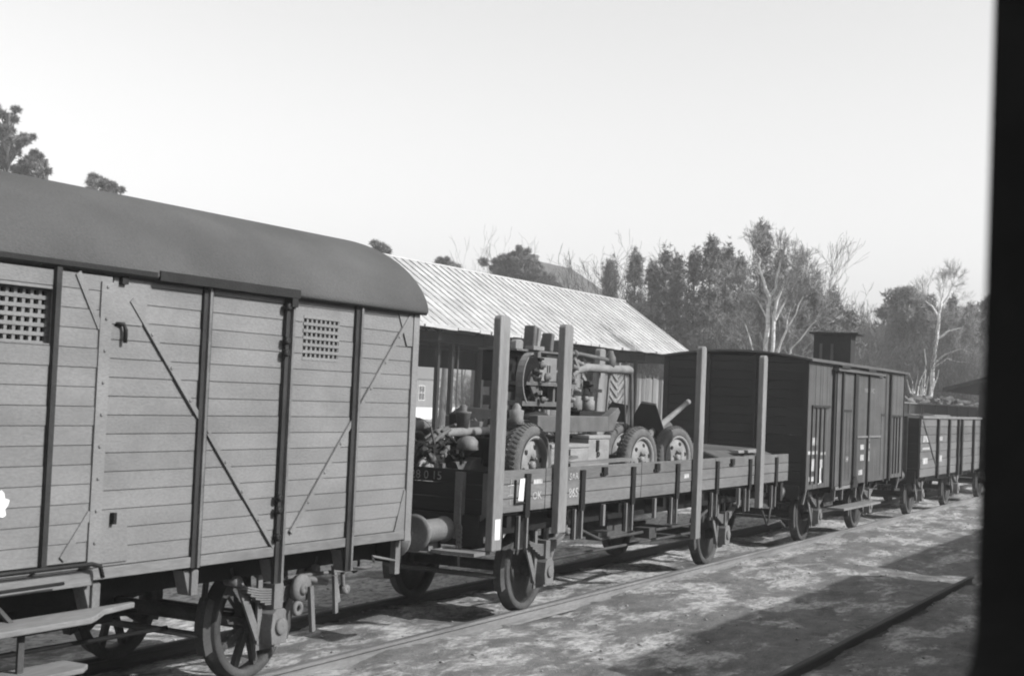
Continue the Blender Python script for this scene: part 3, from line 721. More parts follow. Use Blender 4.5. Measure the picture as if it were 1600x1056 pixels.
def gun_mount():
    g = thing('gun_mount', 'tall wheeled gun mount with seat pads, boxes and bent pipe on flat wagon', 'gun mount', (-.4, 15.6, 1.28))
    pneu(g, (.38, 14.36, 1.28+.465), (1, 0, 0), .47, .24); pneu(g, (-1.15, 14.36, 1.28+.465), (-1, 0, 0), .47, .24)
    pneu(g, (.28, 17.80, 1.28+.445), (.99, -.12, 0), .445, .20); pneu(g, (-1.15, 17.80, 1.28+.445), (-1, 0, 0), .445, .20)
    b = MB(); b.tube([(.36, 14.36, 1.745), (-1.1, 14.36, 1.745)], .05, 10); b.build('axle', GUND, g); b = MB(); b.tube([(.26, 17.8, 1.725), (-1.1, 17.8, 1.725)], .05, 10); b.build('axle', GUND, g)
    # chassis beams
    b = MB(); b.box(.06, .18, 15.0, 17.05, 2.10, 2.30); b.prism([(17.05, 2.10), (17.05, 2.30), (17.35, 2.42), (17.42, 2.36), (17.22, 2.12)], 'X', .06, .18)
    b.box(-1.1, -.98, 15.0, 17.3, 2.05, 2.25)
    for y in (15.1, 16.2, 17.0): b.box(-.98, .06, y-.06, y+.06, 2.12, 2.24)
    b.build('chassis_beam', GUNM, g, bevel=.01)
    b = MB(); b.box(-.55, -.05, 14.3, 17.6, 1.78, 2.02); b.build('cross_frame', GUND, g)
    b = MB(); b.lathe([(0, 0), (0, .10), (.07, .08), (.16, .085), (.17, .05), (.20, .05), (.24, .02), (.24, 0)], (.30, 14.22, 2.20), 'Z', 14); b.build('filler_cap', GUNL, g)
    # pedestal and drum
    b = MB(); b.lathe([(0, 0), (0, .34), (.08, .32), (.12, .20), (.34, .17), (.36, .24), (.46, .24), (.46, 0)], (-.62, 16.15, 2.22), 'Z', 28); b.build('pedestal', GUND, g)
    b = MB(); b.box(-.75, -.30, 15.50, 16.95, 2.40, 2.46); b.box(-.75, -.28, 15.55, 16.95, 2.66, 2.70)
    for y in (15.56, 15.98, 16.45, 16.92): b.box(-.42, -.34, y-.03, y+.03, 2.46, 2.66)
    b.bar((-.32, 15.95, 2.45), (-.32, 15.70, 2.74), .03, .10); b.build('platform', GUNM, g)
    # curved mudguard on the left
    b = MB(); pts = [(15.78+.30*math.cos(a), 2.72+.34*math.sin(a)) for a in np.linspace(R_(80), R_(235), 12)]
    for i in range(11):
        b.bar((-.34, pts[i][0], pts[i][1]), (-.34, pts[i+1][0], pts[i+1][1]), .10, .022)
    b.build('mudguard', GUNL, g)
    # instrument box and body
    b = MB(); b.box(-.62, -.30, 15.92, 16.42, 2.72, 3.02); b.build('instrument_box', GUNL, g, bevel=.008)
    b = MB(); b.box(-.30, -.292, 16.14, 16.16, 2.83, 2.92); b.box(-.30, -.292, 16.20, 16.22, 2.83, 2.92); b.build('box_vent', GUND, g)
    b = MB(); b.box(-.95, -.62, 15.60, 16.40, 2.70, 3.08); b.box(-.9, -.42, 16.42, 17.0, 2.72, 2.90); b.prism([(16.42, 2.9), (17.0, 2.9), (16.85, 3.06), (16.42, 3.06)], 'X', -.9, -.45); b.build('body', GUND, g, bevel=.01)
    b = MB(); b.box(-1.0, -.45, 15.58, 16.95, 3.085, 3.11); b.build('top_plate', GUNM, g)
    # upright seat pads
    for yy, h_, rx in ((16.16, .32, .10), (16.66, .25, .16), (16.95, .17, .16)):
        for k in ((0, .12) if yy < 16.3 else (0,)):
            b = MB(); R3 = Matrix.Rotation(-rx, 3, 'X'); b.box(-.66, -.50, yy+k-.04, yy+k+.045, 3.11, 3.11+h_-.02*(k > 0), R3, (-.58, yy+k, 3.11)); b.build('seat_pad', GUNM if k == 0 else GUNL, g, bevel=.02)
    b = MB(); b.box(-.50, -.38, 15.90, 16.20, 3.11, 3.16); b.build('seat_bracket', GUNL, g)
    # right hand machinery
    b = MB(); b.tube([(-.5, 17.15, 2.75), (-.5, 17.45, 2.90), (-.5, 17.75, 2.945), (-.5, 18.6, 2.95), (-.5, 19.18, 2.965), (-.5, 19.26, 2.95)], [.035, .055, .06, .062, .065, .06], 14); b.build('pipe', GUNL, g)
    b = MB(); b.tube([(-.5, 19.22, 2.95), (-.5, 19.30, 2.90), (-.5, 19.33, 2.80), (-.5, 19.38, 2.30), (-.5, 19.40, 2.0)], .03, 10); b.tube([(-.52, 19.12, 2.93), (-.52, 19.20, 2.3), (-.52, 19.22, 2.1)], .014, 8); b.build('down_pipe', GUNM, g)
    b = MB(); b.tube([(-.5, 17.0, 3.12), (-.5, 17.55, 3.12), (-.5, 18.45, 3.08)], .028, 8); b.lathe([(-.09, .0), (-.09, .05), (-.04, .075), (.06, .075), (.10, .05), (.16, .03), (.16, 0)], (-.5, 18.55, 3.06), 'Z', 16); b.lathe([(-.03, 0), (-.03, .05), (.03, .05), (.03, 0)], (-.5, 17.35, 3.12), 'Y', 12); b.build('sight_arm', GUNM, g)
    b = MB()
    for y, z, r_ in ((17.05, 2.92, .07), (17.0, 2.74, .09), (17.15, 2.62, .05), (17.2, 2.98, .06), (16.98, 2.5, .06)):
        b.lathe([(-.1, 0), (-.1, r_*.7), (-.04, r_), (.05, r_), (.09, r_*.5), (.13, r_*.4), (.13, 0)], (-.42, y, z), 'X', 12)
    b.tube([(-.4, 17.0, 2.95), (-.38, 17.12, 2.8), (-.4, 17.05, 2.6)], .018, 6); b.build('valve_gear', GUNL, g)
    for y in (17.22, 17.62):
        b = MB(); b.lathe([(0, 0), (0, .085), (.01, .095), (.13, .095), (.14, .08), (.19, .08), (.19, 0)], (-.40, y, 2.36), 'Z', 18); b.build('canister', GUNL, g)
    b = MB(); b.box(-.55, -.22, 17.0, 18.0, 2.29, 2.35); b.box(-.5, -.25, 17.2, 17.8, 2.18, 2.29); b.box(-.9, -.5, 17.1, 17.9, 2.35, 2.66); b.build('gear_tray', GUND, g)
    for y in (18.4, 18.75):
        b = MB(); b.bar((-.6, y-.08, 2.1), (-.6, y, 2.9), .03, .04); b.build('strut', GUNL, g)
    rn = random.Random(17)
    zones = [(-.55, -.25, 15.6, 17.0, 2.42, 2.66), (-.6, -.3, 16.4, 17.3, 2.7, 3.1), (-.55, -.3, 16.9, 17.9, 2.3, 2.75), (-.35, -.2, 15.6, 16.0, 2.7, 3.05), (-.1, .2, 14.9, 17.2, 1.95, 2.1)]
    for k in range(46):
        x0_, x1_, y0_, y1_, z0_, z1_ = zones[k % 5]; c = Vector((rn.uniform(x0_, x1_), rn.uniform(y0_, y1_), rn.uniform(z0_, z1_))); m = rn.choice((GUND, GUNM, GUNM, GUNL, IRON)); b = MB(); q = rn.random()
        d = Vector((rn.uniform(-.4, .4), rn.uniform(-1, 1), rn.uniform(-1, 1))).normalized()
        if q < .35: b.bar(c-d*rn.uniform(.05, .16), c+d*rn.uniform(.05, .16), rn.uniform(.015, .04), rn.uniform(.02, .06)); nm = 'bracket'
        elif q < .6: b.tube([c-d*.14, c+Vector((.02, .03, .05)), c+d*.16], rn.uniform(.008, .02), 6); nm = 'hose'
        elif q < .8: h = rn.uniform(.03, .07); b.box(c.x-h*.7, c.x+h*.7, c.y-h, c.y+h, c.z-h*.8, c.z+h*.8); nm = 'fitting_box'
        else: r_ = rn.uniform(.025, .06); b.lathe([(0, 0), (0, r_), (.03, r_), (.035, r_*.5), (.07, r_*.4), (.07, 0)], c, 'X', 12); nm = 'flange'
        b.build(nm, m, g)
    return g
gun_mount()
def gun_trail():
    g = thing('gun_carriage', 'jumbled gun carriage with tubular arm and pot at left end of flat wagon', 'gun carriage', (-.5, 13.9, 1.28))
    b = MB(); b.tube([(-.25, 13.30, 2.02), (-.25, 13.68, 2.085), (-.25, 14.66, 2.10)], [.04, .05, .05], 12); b.lathe([(-.03, 0), (-.03, .075), (.05, .075), (.05, 0)], (-.25, 14.64, 2.10), 'Y', 14); b.build('tubular_arm', GUNL, g)
    b = MB(); b.lathe([(0, 0), (0, .065), (.16, .085), (.17, .095), (.19, .095), (.19, .05), (.20, .04), (.25, .045), (.27, .02), (.27, 0)], (-.28, 14.02, 2.13), 'Z', 18); b.build('pot', GUNM, g)
    b = MB(); b.lathe([(0, .0), (.0, .02), (.05, .10), (.06, .13), (.16, .12), (.21, .07), (.22, 0)], (-.22, 14.05, 1.83), 'Z', 20); b.build('dome', GUNL, g)
    b = MB(); b.prism([(13.72, 1.76), (13.98, 1.76), (13.86, 1.6)], 'X', -.24, -.18); b.prism([(13.95, 1.60), (14.06, 1.76), (14.25, 1.80), (14.5, 1.74), (14.55, 1.60)], 'X', -.30, -.16); b.build('bracket_plate', GUNM, g)
    # dark body with sloped cover behind
    b = MB(); b.prism([(14.32, 2.12), (14.30, 2.28), (14.55, 2.37), (15.3, 2.34), (15.3, 2.02), (14.45, 2.02)], 'X', -.64, -.52); b.build('cover_box', GUND, g, bevel=.015)
    b = MB(); b.box(-1.4, -.42, 13.25, 14.9, 1.28, 1.82); b.prism([(13.35, 1.82), (13.7, 1.94), (14.8, 1.96), (14.9, 1.82)], 'X', -1.35, -.5); b.build('body', GUND, g, bevel=.02)
    for q_, (y, z, r_, x, L_) in enumerate(((13.20, 1.93, .045, -.15, .30), (13.30, 2.02, .035, -.25, .34), (13.48, 1.97, .03, -.2, .26), (13.16, 1.84, .05, -.18, .2), (13.56, 2.05, .025, -.2, .3), (13.38, 1.88, .035, -.12, .22))):
        b = MB(); dd = Vector((.2*math.sin(q_*2.1), .8, .7*math.sin(q_*1.3+.4))).normalized(); c0 = Vector((x, y, z))
        b.tube([c0-dd*L_*.6, c0+dd*L_*.6], r_*.55, 10); b.lathe([(-.02, 0), (-.02, r_*.95), (.02, r_*.95), (.02, 0)], c0+dd*L_*.3, dd, 12); b.bar(c0-dd*.08, c0-dd*.02, r_*1.7, r_*1.5); b.build('linkage', GUNM if q_ % 2 else GUND, g)
    b = MB(); b.tube([(-.2, 13.12, 1.85), (-.2, 13.35, 2.03), (-.2, 13.6, 2.12)], .022, 8); b.tube([(-.25, 13.15, 2.02), (-.3, 13.45, 2.10), (-.3, 13.9, 2.06)], .014, 6); b.build('linkage', GUNM, g)
    b = MB(); b.tube([(-.4, 13.6, 2.08), (-.45, 14.3, 2.17), (-.5, 14.7, 2.2)], .03, 8); b.prism([(14.22, 2.12), (14.6, 2.14), (14.62, 2.20), (14.3, 2.22)], 'X', -.5, -.35); b.bar((-.2, 14.7, 1.75), (-.2, 14.72, 2.42), .035, .045); b.build('lever', GUNM, g)
    b = MB(); b.tube([(.1, 14.55, 1.9), (-.2, 14.45, 1.97), (-.22, 14.3, 1.88)], .02, 6); b.build('cable', GUND, g)
    pneu(g, (-.42, 13.34, 1.28+.34), (1, 0, 0), .34, .17, mat=GUND)
    rn = random.Random(23)
    for k in range(34):
        c = Vector((rn.uniform(-.45, -.15), rn.uniform(13.15, 14.7), rn.uniform(1.72, 2.12))); m = rn.choice((GUND, GUNM, IRON, GUND)); b = MB(); q = rn.random()
        d = Vector((rn.uniform(-.3, .3), rn.uniform(-1, 1), rn.uniform(-1, 1))).normalized()
        if q < .4: b.bar(c-d*.14, c+d*.16, rn.uniform(.01, .02), rn.uniform(.015, .035)); nm = 'bracket'
        elif q < .7: b.tube([c-d*.16, c+Vector((.02, .03, .05)), c+d*.18], rn.uniform(.008, .02), 6); nm = 'hose'
        else: h = rn.uniform(.015, .035); b.box(c.x-h*.7, c.x+h*.7, c.y-h, c.y+h, c.z-h*.8, c.z+h*.8); nm = 'fitting_box'
        b.build(nm, m, g)
    return g
gun_trail()
def crate(x0, x1, y0, y1, z0, z1, label):
    g = thing('ammunition_box', label, 'box', ((x0+x1)/2, (y0+y1)/2, z0))
    b = MB(); b.box(x0, x1, y0, y1, z0, z1-.05); b.build('box_body', CRATEM, g, bevel=.008)
    b = MB(); b.box(x0-.01, x1+.01, y0-.01, y1+.01, z1-.045, z1); b.build('lid', CRATEM, g, bevel=.008)
    b = MB(); b.box(x1, x1+.02, (y0+y1)/2-.1, (y0+y1)/2-.04, z1-.20, z1-.06); b.lathe([(0, .02), (0, .035), (.012, .035), (.012, .02)], (x1+.01, (y0+y1)/2-.05, z1-.24), 'X', 12); b.build('latch', GUND, g)
    return g
crate(-.12, .26, 16.28, 16.92, 1.60, 2.06, 'pale square ammunition box with dark latch between the gun wheels')
crate(-.15, .30, 15.15, 16.20, 1.28, 1.96, 'long pale box left of the square ammunition box, behind the second stake')
cr = thing('support_block', 'low timber block carrying the square ammunition box', 'timber', (.05, 16.6, 1.28))
b = MB(); b.box(-.12, .24, 16.30, 16.95, 1.285, 1.595); b.build('block', PLANK, cr)
b = MB(); b.box(.44, .58, 15.1, 16.95, 1.735, 1.77, Matrix.Rotation(.012, 3, 'X')); o = b.build('plank', PLANK); tag(o, 'loose weathered plank lying along the top of the wagon side', 'plank')
b = MB(); b.prism([(15.05, 1.78), (15.35, 1.81), (15.35, 1.84), (15.2, 1.83)], 'X', .46, .56); o = b.build('wooden_wedge', PLANK); tag(o, 'small split wooden wedge on the loose plank', 'wedge')
# tarpaulin covered stack at the far end of the flat wagon
def tarp_stack():
    g = thing('covered_stack', 'low stack under dark tarpaulin at the far end of flat wagon', 'load', (-.6, 21.9, 1.28))
    b = MB(); b.prism([(-1.75, 1.28), (.45, 1.28), (.45, 1.70), (.20, 1.79), (-1.6, 1.84), (-1.75, 1.70)], 'Y', 20.65, 23.3); b.build('tarpaulin', TARP, g, bevel=.03)
    b = MB(); b.box(.36, .48, 21.4, 22.55, 1.76, 1.80); b.build('batten', CRATEM, g)
    return g
tarp_stack()

# ------------------------------------------------------------------ second covered wagon
def boards_vert_end(b, yy, x0, x1, z0, zf, w=.15, th=.03):
    x = x0
    while x < x1-.01:
        xe = min(x+w, x1); b.box(x+.003, xe-.003, yy-th/2, yy+th/2, z0, zf((x+xe)/2)); x = xe
def second_wagon():
    y0, y1, xs, zb, ze = 24.68, 32.2, .60, 1.06, 3.36
    XO = 2*XC-xs; yc = (y0+y1)/2
    t = thing('covered_wagon', 'dark vertical-boarded covered wagon with double door and roof cabin, behind flat wagon', 'goods wagon', (XC, yc, 0))
    rf = lambda x: 3.36+.10*(1-((x-XC)/(xs-XC))**2)
    for side, xx in ((1, xs), (-1, XO+.03)):
        b = MB(); y = y0+.02; rnd = random.Random(9)
        while y < y1-.03:
            ye = min(y+.155, y1-.02); b.box(xx-.03, xx+rnd.uniform(-.003, .002), y+.003, ye-.003, zb, ze); y = ye
        b.build('side_wall', WALL_DARK, t)
    for yy in (y0+.02, y1-.02):
        b = MB(); z = zb
        while z < 3.40:
            zt = min(z+.16, 3.41); b.box(XO+.035, xs-.035, yy-.016, yy+.016, z+.003, zt-.003); z = zt
        b.build('end_wall', END_DARK, t)
        s = -1 if yy < yc else 1
        for xx in (-1.26, -.38): p = MB(); p.box(xx-.035, xx+.035, min(yy+s*.016, yy+s*.075), max(yy+s*.016, yy+s*.075), .95, 3.42); p.build('end_post', TIMBER, t)
        for xx in (XO+.03, xs-.03): p = MB(); p.box(xx-.05, xx+.045, min(yy, yy+s*.04), max(yy, yy+s*.04), zb-.05, 3.38); p.build('corner_post', TIMBER, t)
    # thin arched roof
    b = MB(); n = 16; top = [(XC-(xs-XC+.09)*math.cos(math.pi*i/n)) for i in range(n+1)]
    poly = [(x, 3.375+.14*(1-((x-XC)/(xs-XC+.09))**2)) for x in top]; poly += [(x, z-.035) for x, z in poly[::-1]]
    b.prism(poly, 'Y', y0-.09, y1+.09); b.build('roof', M('dark_felt', .07, .15, 2, rough=.9), t)
    # posts on the side
    for yy, w_ in ((26.33, .10), (30.3, .12), (30.85, .12)):
        p = MB(); p.box(xs, xs+.05, yy-w_/2, yy+w_/2, zb-.04, ze-.06); p.build('post', TIMBER, t)
    d1 = MB(); y = 26.42
    while y < 30.2:
        ye = min(y+.16, 30.2); d1.box(xs+.03, xs+.06, y+.003, ye-.003, 1.06, 3.20); y = ye
    dd = d1.build('sliding_door', WALL_DARK, t)
    for yy, w_ in ((26.75, .10), (27.72, .22), (28.75, .07)):
        p = MB(); p.box(xs+.06, xs+.10, yy-w_/2, yy+w_/2, 1.03, 3.22); p.build('door_post', TIMBER, dd)
    p = MB(); p.box(xs+.105, xs+.125, 27.55, 27.90, 1.0, 1.12); p.prism([(27.50, 1.0), (27.94, 1.0), (27.80, 1.22), (27.64, 1.22)], 'X', xs+.101, xs+.12); p.build('door_stop', TIMBER, dd)
    p = MB(); p.box(xs+.06, xs+.09, 27.9, 29.8, 1.955, 1.995); p.build('door_bar', IRON_LIGHT, dd)
    p = MB(); p.box(xs+.03, xs+.14, 26.2, 29.9, 3.225, 3.275); p.build('door_rail', WALL_DARK, t)
    p = MB(); p.box(xs+.10, xs+.17, 26.3, 26.9, 3.28, 3.33); p.box(xs+.08, xs+.15, 28.4, 29.0, 3.28, 3.33); p.build('rail_hood', IRON, t)
    # narrow sunk panels
    for a, c, z1 in ((24.95, 26.10, 2.52), (26.85, 27.5, 2.46), (29.9, 30.2, 2.40), (31.0, 32.0, 2.38)):
        p = MB()
        dx = .03 if a < 26.3 or a > 30.3 else .065
        p.box(xs+dx-.028, xs+dx, a, c, z1, z1+.045); k = a
        while k < c-.1: p.box(xs+dx-.028, xs+dx-.005, k, k+.035, 1.15, z1); k += .27
        p.build('panel_batten', TIMBER, t)
    # chalk and paint patches
    c = MB()
    for a in ((25.03, 25.35, 1.84, 1.98), (24.80, 25.40, 1.68, 1.74), (25.62, 25.95, 1.66, 1.71), (24.95, 25.30, 1.38, 1.60), (25.5, 25.85, 1.42, 1.58), (24.9, 25.25, 1.20, 1.28)): c.box(xs+.001, xs+.0035, *a)
    c.build('chalk_mark', M('faded_paint', .30, .45, 7, rough=.95, bump=0), t)
    c = MB(); c.box(xs+.002, xs+.005, 25.55, 25.65, 1.20, 1.42); c.prism([(25.50, 1.13), (25.72, 1.16), (25.66, 1.21), (25.52, 1.20)], 'X', xs+.002, xs+.006); c.build('paint_mark', WHITE, t)
    c = MB()
    for a in ((28.84, 28.98, 1.48, 1.68), (28.84, 28.98, 1.74, 1.84), (28.82, 28.96, 1.88, 1.95), (28.25, 28.52, 1.72, 1.82), (28.25, 28.52, 1.50, 1.62), (28.15, 28.45, 1.22, 1.32)): c.box(xs+.061, xs+.064, *a)
    c.build('chalk_mark', M('faded_paint', .4), t)
    text_mesh('chalk_writing', 'H', .16, (xs+.0625, 27.25, 1.50), t, CHALK, sx=1.6)
    text_mesh('stencil', 'NKS SHC', .13, (xs+.0625, 28.85, 2.86), t, M('faded_chalk', .2), sx=1.5)
    # cabin on the roof at the far end
    cb = MB(); cb.box(-1.22, -.38, 31.25, 31.65, 3.48, 4.16); cab = cb.build('roof_cabin', TIMBER, t)
    cb = MB(); cb.box(-1.30, -.20, 31.13, 31.80, 4.16, 4.20); cb.build('cabin_roof', TIMBER, cab)
    for xx in (-1.05, -.80): cb = MB(); cb.box(xx-.03, xx+.03, 31.235, 31.248, 3.55, 3.95); cb.build('slat', WALL_DARK, cab)
    # underframe
    u = MB()
    for xx in (.25, 2*XC-.25): u.box(xx-.04, xx+.04, y0+.05, y1-.05, .88, 1.055)
    for yy in np.arange(y0+.6, y1, 1.5): u.box(2*XC-.5, .5, yy-.05, yy+.05, .92, 1.05)
    u.build('underframe', IRON, t)
    for ya in (y0-.05, y1-.06): h = MB(); h.box(-2.0, .50, ya, ya+.11, .88, 1.12); h.build('headstock', TIMBER, t)
    f_ = MB(); f_.box(XO+.05, xs-.05, y0+.06, y1-.06, 1.058, 1.09); f_.build('floor', TIMBER, t)
    s = MB(); s.box(xs+.01, xs+.07, 26.45, 28.1, .99, 1.05)
    for yy in (26.5, 27.05, 28.05): s.bar((xs+.04, yy, 1.0), (xs+.02, yy+.05, .78), .03, .05)
    s.build('step_hanger', BOARDM, t)
    s = MB(); s.box(.45, .78, 26.7, 29.6, .60, .64); s.build('foot_board', BOARDM, t)
    s = MB()
    for yy in (24.75, 28.9, 31.9): s.bar((xs+.0, yy, 1.06), (xs-.05, yy, .80), .03, .07)
    s.build('sill_bracket', IRON_LIGHT, t)
    for xx in (XC+.9, XC-.9): buffer(t, xx, y0-.05, -1, 1.0); buffer(t, xx, y1+.05, 1, 1.0)
    running_gear(t, 26.52, False, .48, .95); running_gear(t, 30.40, False, .48, .95)
    g = MB(); g.tube([(.2, 27.2, .5), (.2, 29.8, .5)], .025, 8); g.box(-.6, .0, 28.1, 28.8, .55, .85); g.tube([(.35, 29, .85), (.4, 29.4, .45)], .02, 6); g.build('brake_rigging', IRON_DUST, t)
    return t
second_wagon()

# ------------------------------------------------------------------ open wagons
def open_wagon(label, group):
    y0, y1, xs, zb, zt = 34.1, 41.9, .60, .97, 2.40
    XO = 2*XC-xs
    t = thing('open_wagon', label, 'goods wagon', (XC, (y0+y1)/2, 0), group)
    for xx in (xs, XO+.04):
        b = MB(); boards_x(b, xx, .04, y0, y1, zb, zt-.04, .20, .01, (), 8); b.build('side_wall', WALL_FAR, t)
    for yy in (y0, y1-.04):
        b = MB(); z = zb
        while z < zt-.05: b.box(XO+.045, xs-.045, yy, yy+.04, z+.004, z+.195); z += .2
        b.build('end_wall', END_DARK, t)
    for xx in (.25, -.5, -1.3): p = MB(); p.box(xx-.05, xx+.05, y0-.07, y0-.002, .9, zt); p.build('end_post', IRON_DUST, t)
    for yy in (35.95, 37.35, 38.55, 39.05, 40.75): p = MB(); p.box(xs, xs+.06, yy-.07, yy+.07, .9, zt-.04); p.build('post', IRON, t)
    p = MB(); p.box(xs-.045, xs+.05, y0-.02, y1+.02, zt-.035, zt+.025); p.box(XO-.05, XO+.045, y0-.02, y1+.02, zt-.035, zt+.025); p.build('top_rail', IRON_LIGHT, t)
    p = MB(); p.bar((xs+.012, 34.3, 2.3), (xs+.012, 35.9, 1.2), .014, .05); p.build('diagonal_brace', IRON_DUST, t)
    c = MB()
    for a in ((34.35, 34.95, 1.80, 1.95), (34.3, 35.1, 1.62, 1.67), (34.35, 34.9, 1.28, 1.42), (36.2, 36.6, 1.82, 1.92), (36.25, 36.6, 1.30, 1.45)): c.box(xs+.003, xs+.006, *a)
    c.build('chalk_mark', M('faded_paint', .4), t)
    u = MB()
    for xx in (.25, 2*XC-.25): u.box(xx-.04, xx+.04, y0+.05, y1-.05, .80, .965)
    u.box(XO+.05, xs-.05, y0+.05, y1-.05, .94, .98); u.build('underframe', IRON, t)
    h = MB(); h.box(-2, .5, y0-.05, y0+.05, .82, 1.1); h.build('headstock', TIMBER, t)
    for xx in (XC+.9, XC-.9): buffer(t, xx, y0-.05, -1, 1.0)
    running_gear(t, 35.6, False, .48, .93); running_gear(t, 40.1, False, .48, .93)
    return t
ow = open_wagon('open wagon with pale chalked plank sides behind the dark covered wagon', 'open wagons at the tail of the train')
copy_tree(ow, (XC, 47.6, 0), None, 'open wagon farthest along the train, mostly hidden by the window post', 'open wagons at the tail of the train')
def coal(y0, y1, z, label):
    n = 40; rng = np.random.RandomState(int(y0)); xs_ = np.linspace(-1.98, .48, 14); ys_ = np.linspace(y0, y1, n)
    X, Y = np.meshgrid(xs_, ys_, indexing='ij'); env = np.minimum(1, np.minimum((Y-y0), (y1-Y))*1.2)*np.minimum(1, (1.25-np.abs(X-XC))*2.2)
    Z = z+.20*env*(.7+.4*np.sin(Y*1.7)*np.cos(X*2))+rng.normal(0, .03, X.shape)
    V = np.stack([X, Y, Z], -1).reshape(-1, 3); i, j = np.meshgrid(np.arange(13), np.arange(n-1), indexing='ij'); a = (i*n+j).ravel()
    o = raw_mesh('coal_heap', V, np.stack([a, a+n, a+n+1, a+1], -1), M('coal', .03, .4, 8, rough=.7), org=(XC, (y0+y1)/2, 1.0)); tag(o, label, 'coal')
coal(34.3, 41.7, 2.22, 'lumpy dark load heaped in the first open wagon')

# wagon with timber load on the track behind
def log_wagon():
    t = thing('open_wagon', 'dark low open wagon standing on the next track behind, loaded with cut wood', 'goods wagon', (-6.2, 66, 0))
    b = MB()
    b.box(-5.04, -5.0, 57.2, 76, 1.3, 2.80); b.box(-7.6, -7.56, 57.2, 76, 1.3, 2.80); b.box(-7.55, -5.05, 57.2, 57.24, 1.3, 2.80); b.box(-7.55, -5.05, 75.9, 75.94, 1.3, 2.8); b.build('side_wall', TIMBER, t)
    for yy in np.arange(58, 76, 2.6): p = MB(); p.box(-5.0, -4.92, yy-.06, yy+.06, 1.2, 2.85); p.build('post', IRON_DUST, t)
    p = MB(); p.box(-5.06, -4.93, 57.1, 76.1, 2.80, 2.86); p.build('top_rail', IRON_LIGHT, t)
    p = MB(); p.box(-7.5, -5.1, 57.3, 75.8, 1.0, 1.28); p.build('underframe', IRON, t)
    for yy in (60, 62, 71, 73):
        for xx in (-5.5, -7.0): q = MB(); q.lathe([(-.06, 0), (-.06, .45), (.06, .45), (.06, 0)], (xx, yy, .48), 'X', 20); q.build('wheel', IRON, t)
    return t
log_wagon()
rnd = random.Random(21)
b = MB()
for k in range(150):
    y = rnd.uniform(57.8, 75.5); x = rnd.uniform(-7.2, -5.15); z = 2.75+rnd.uniform(0, .42)*(1-((x+6.2)/1.5)**2); a = rnd.uniform(-.5, .5); l_ = rnd.uniform(.5, 1.3)
    d = Vector((math.sin(a), math.cos(a), rnd.uniform(-.2, .2)))
    b.tube([Vector((x, y, z))-d*l_/2, Vector((x, y, z))+d*l_/2], rnd.uniform(.06, .13), 6)
o = b.build('firewood', LOGM); tag(o, 'heap of cut logs piled on the dark wagon on the next track', 'firewood', None, 'stuff')

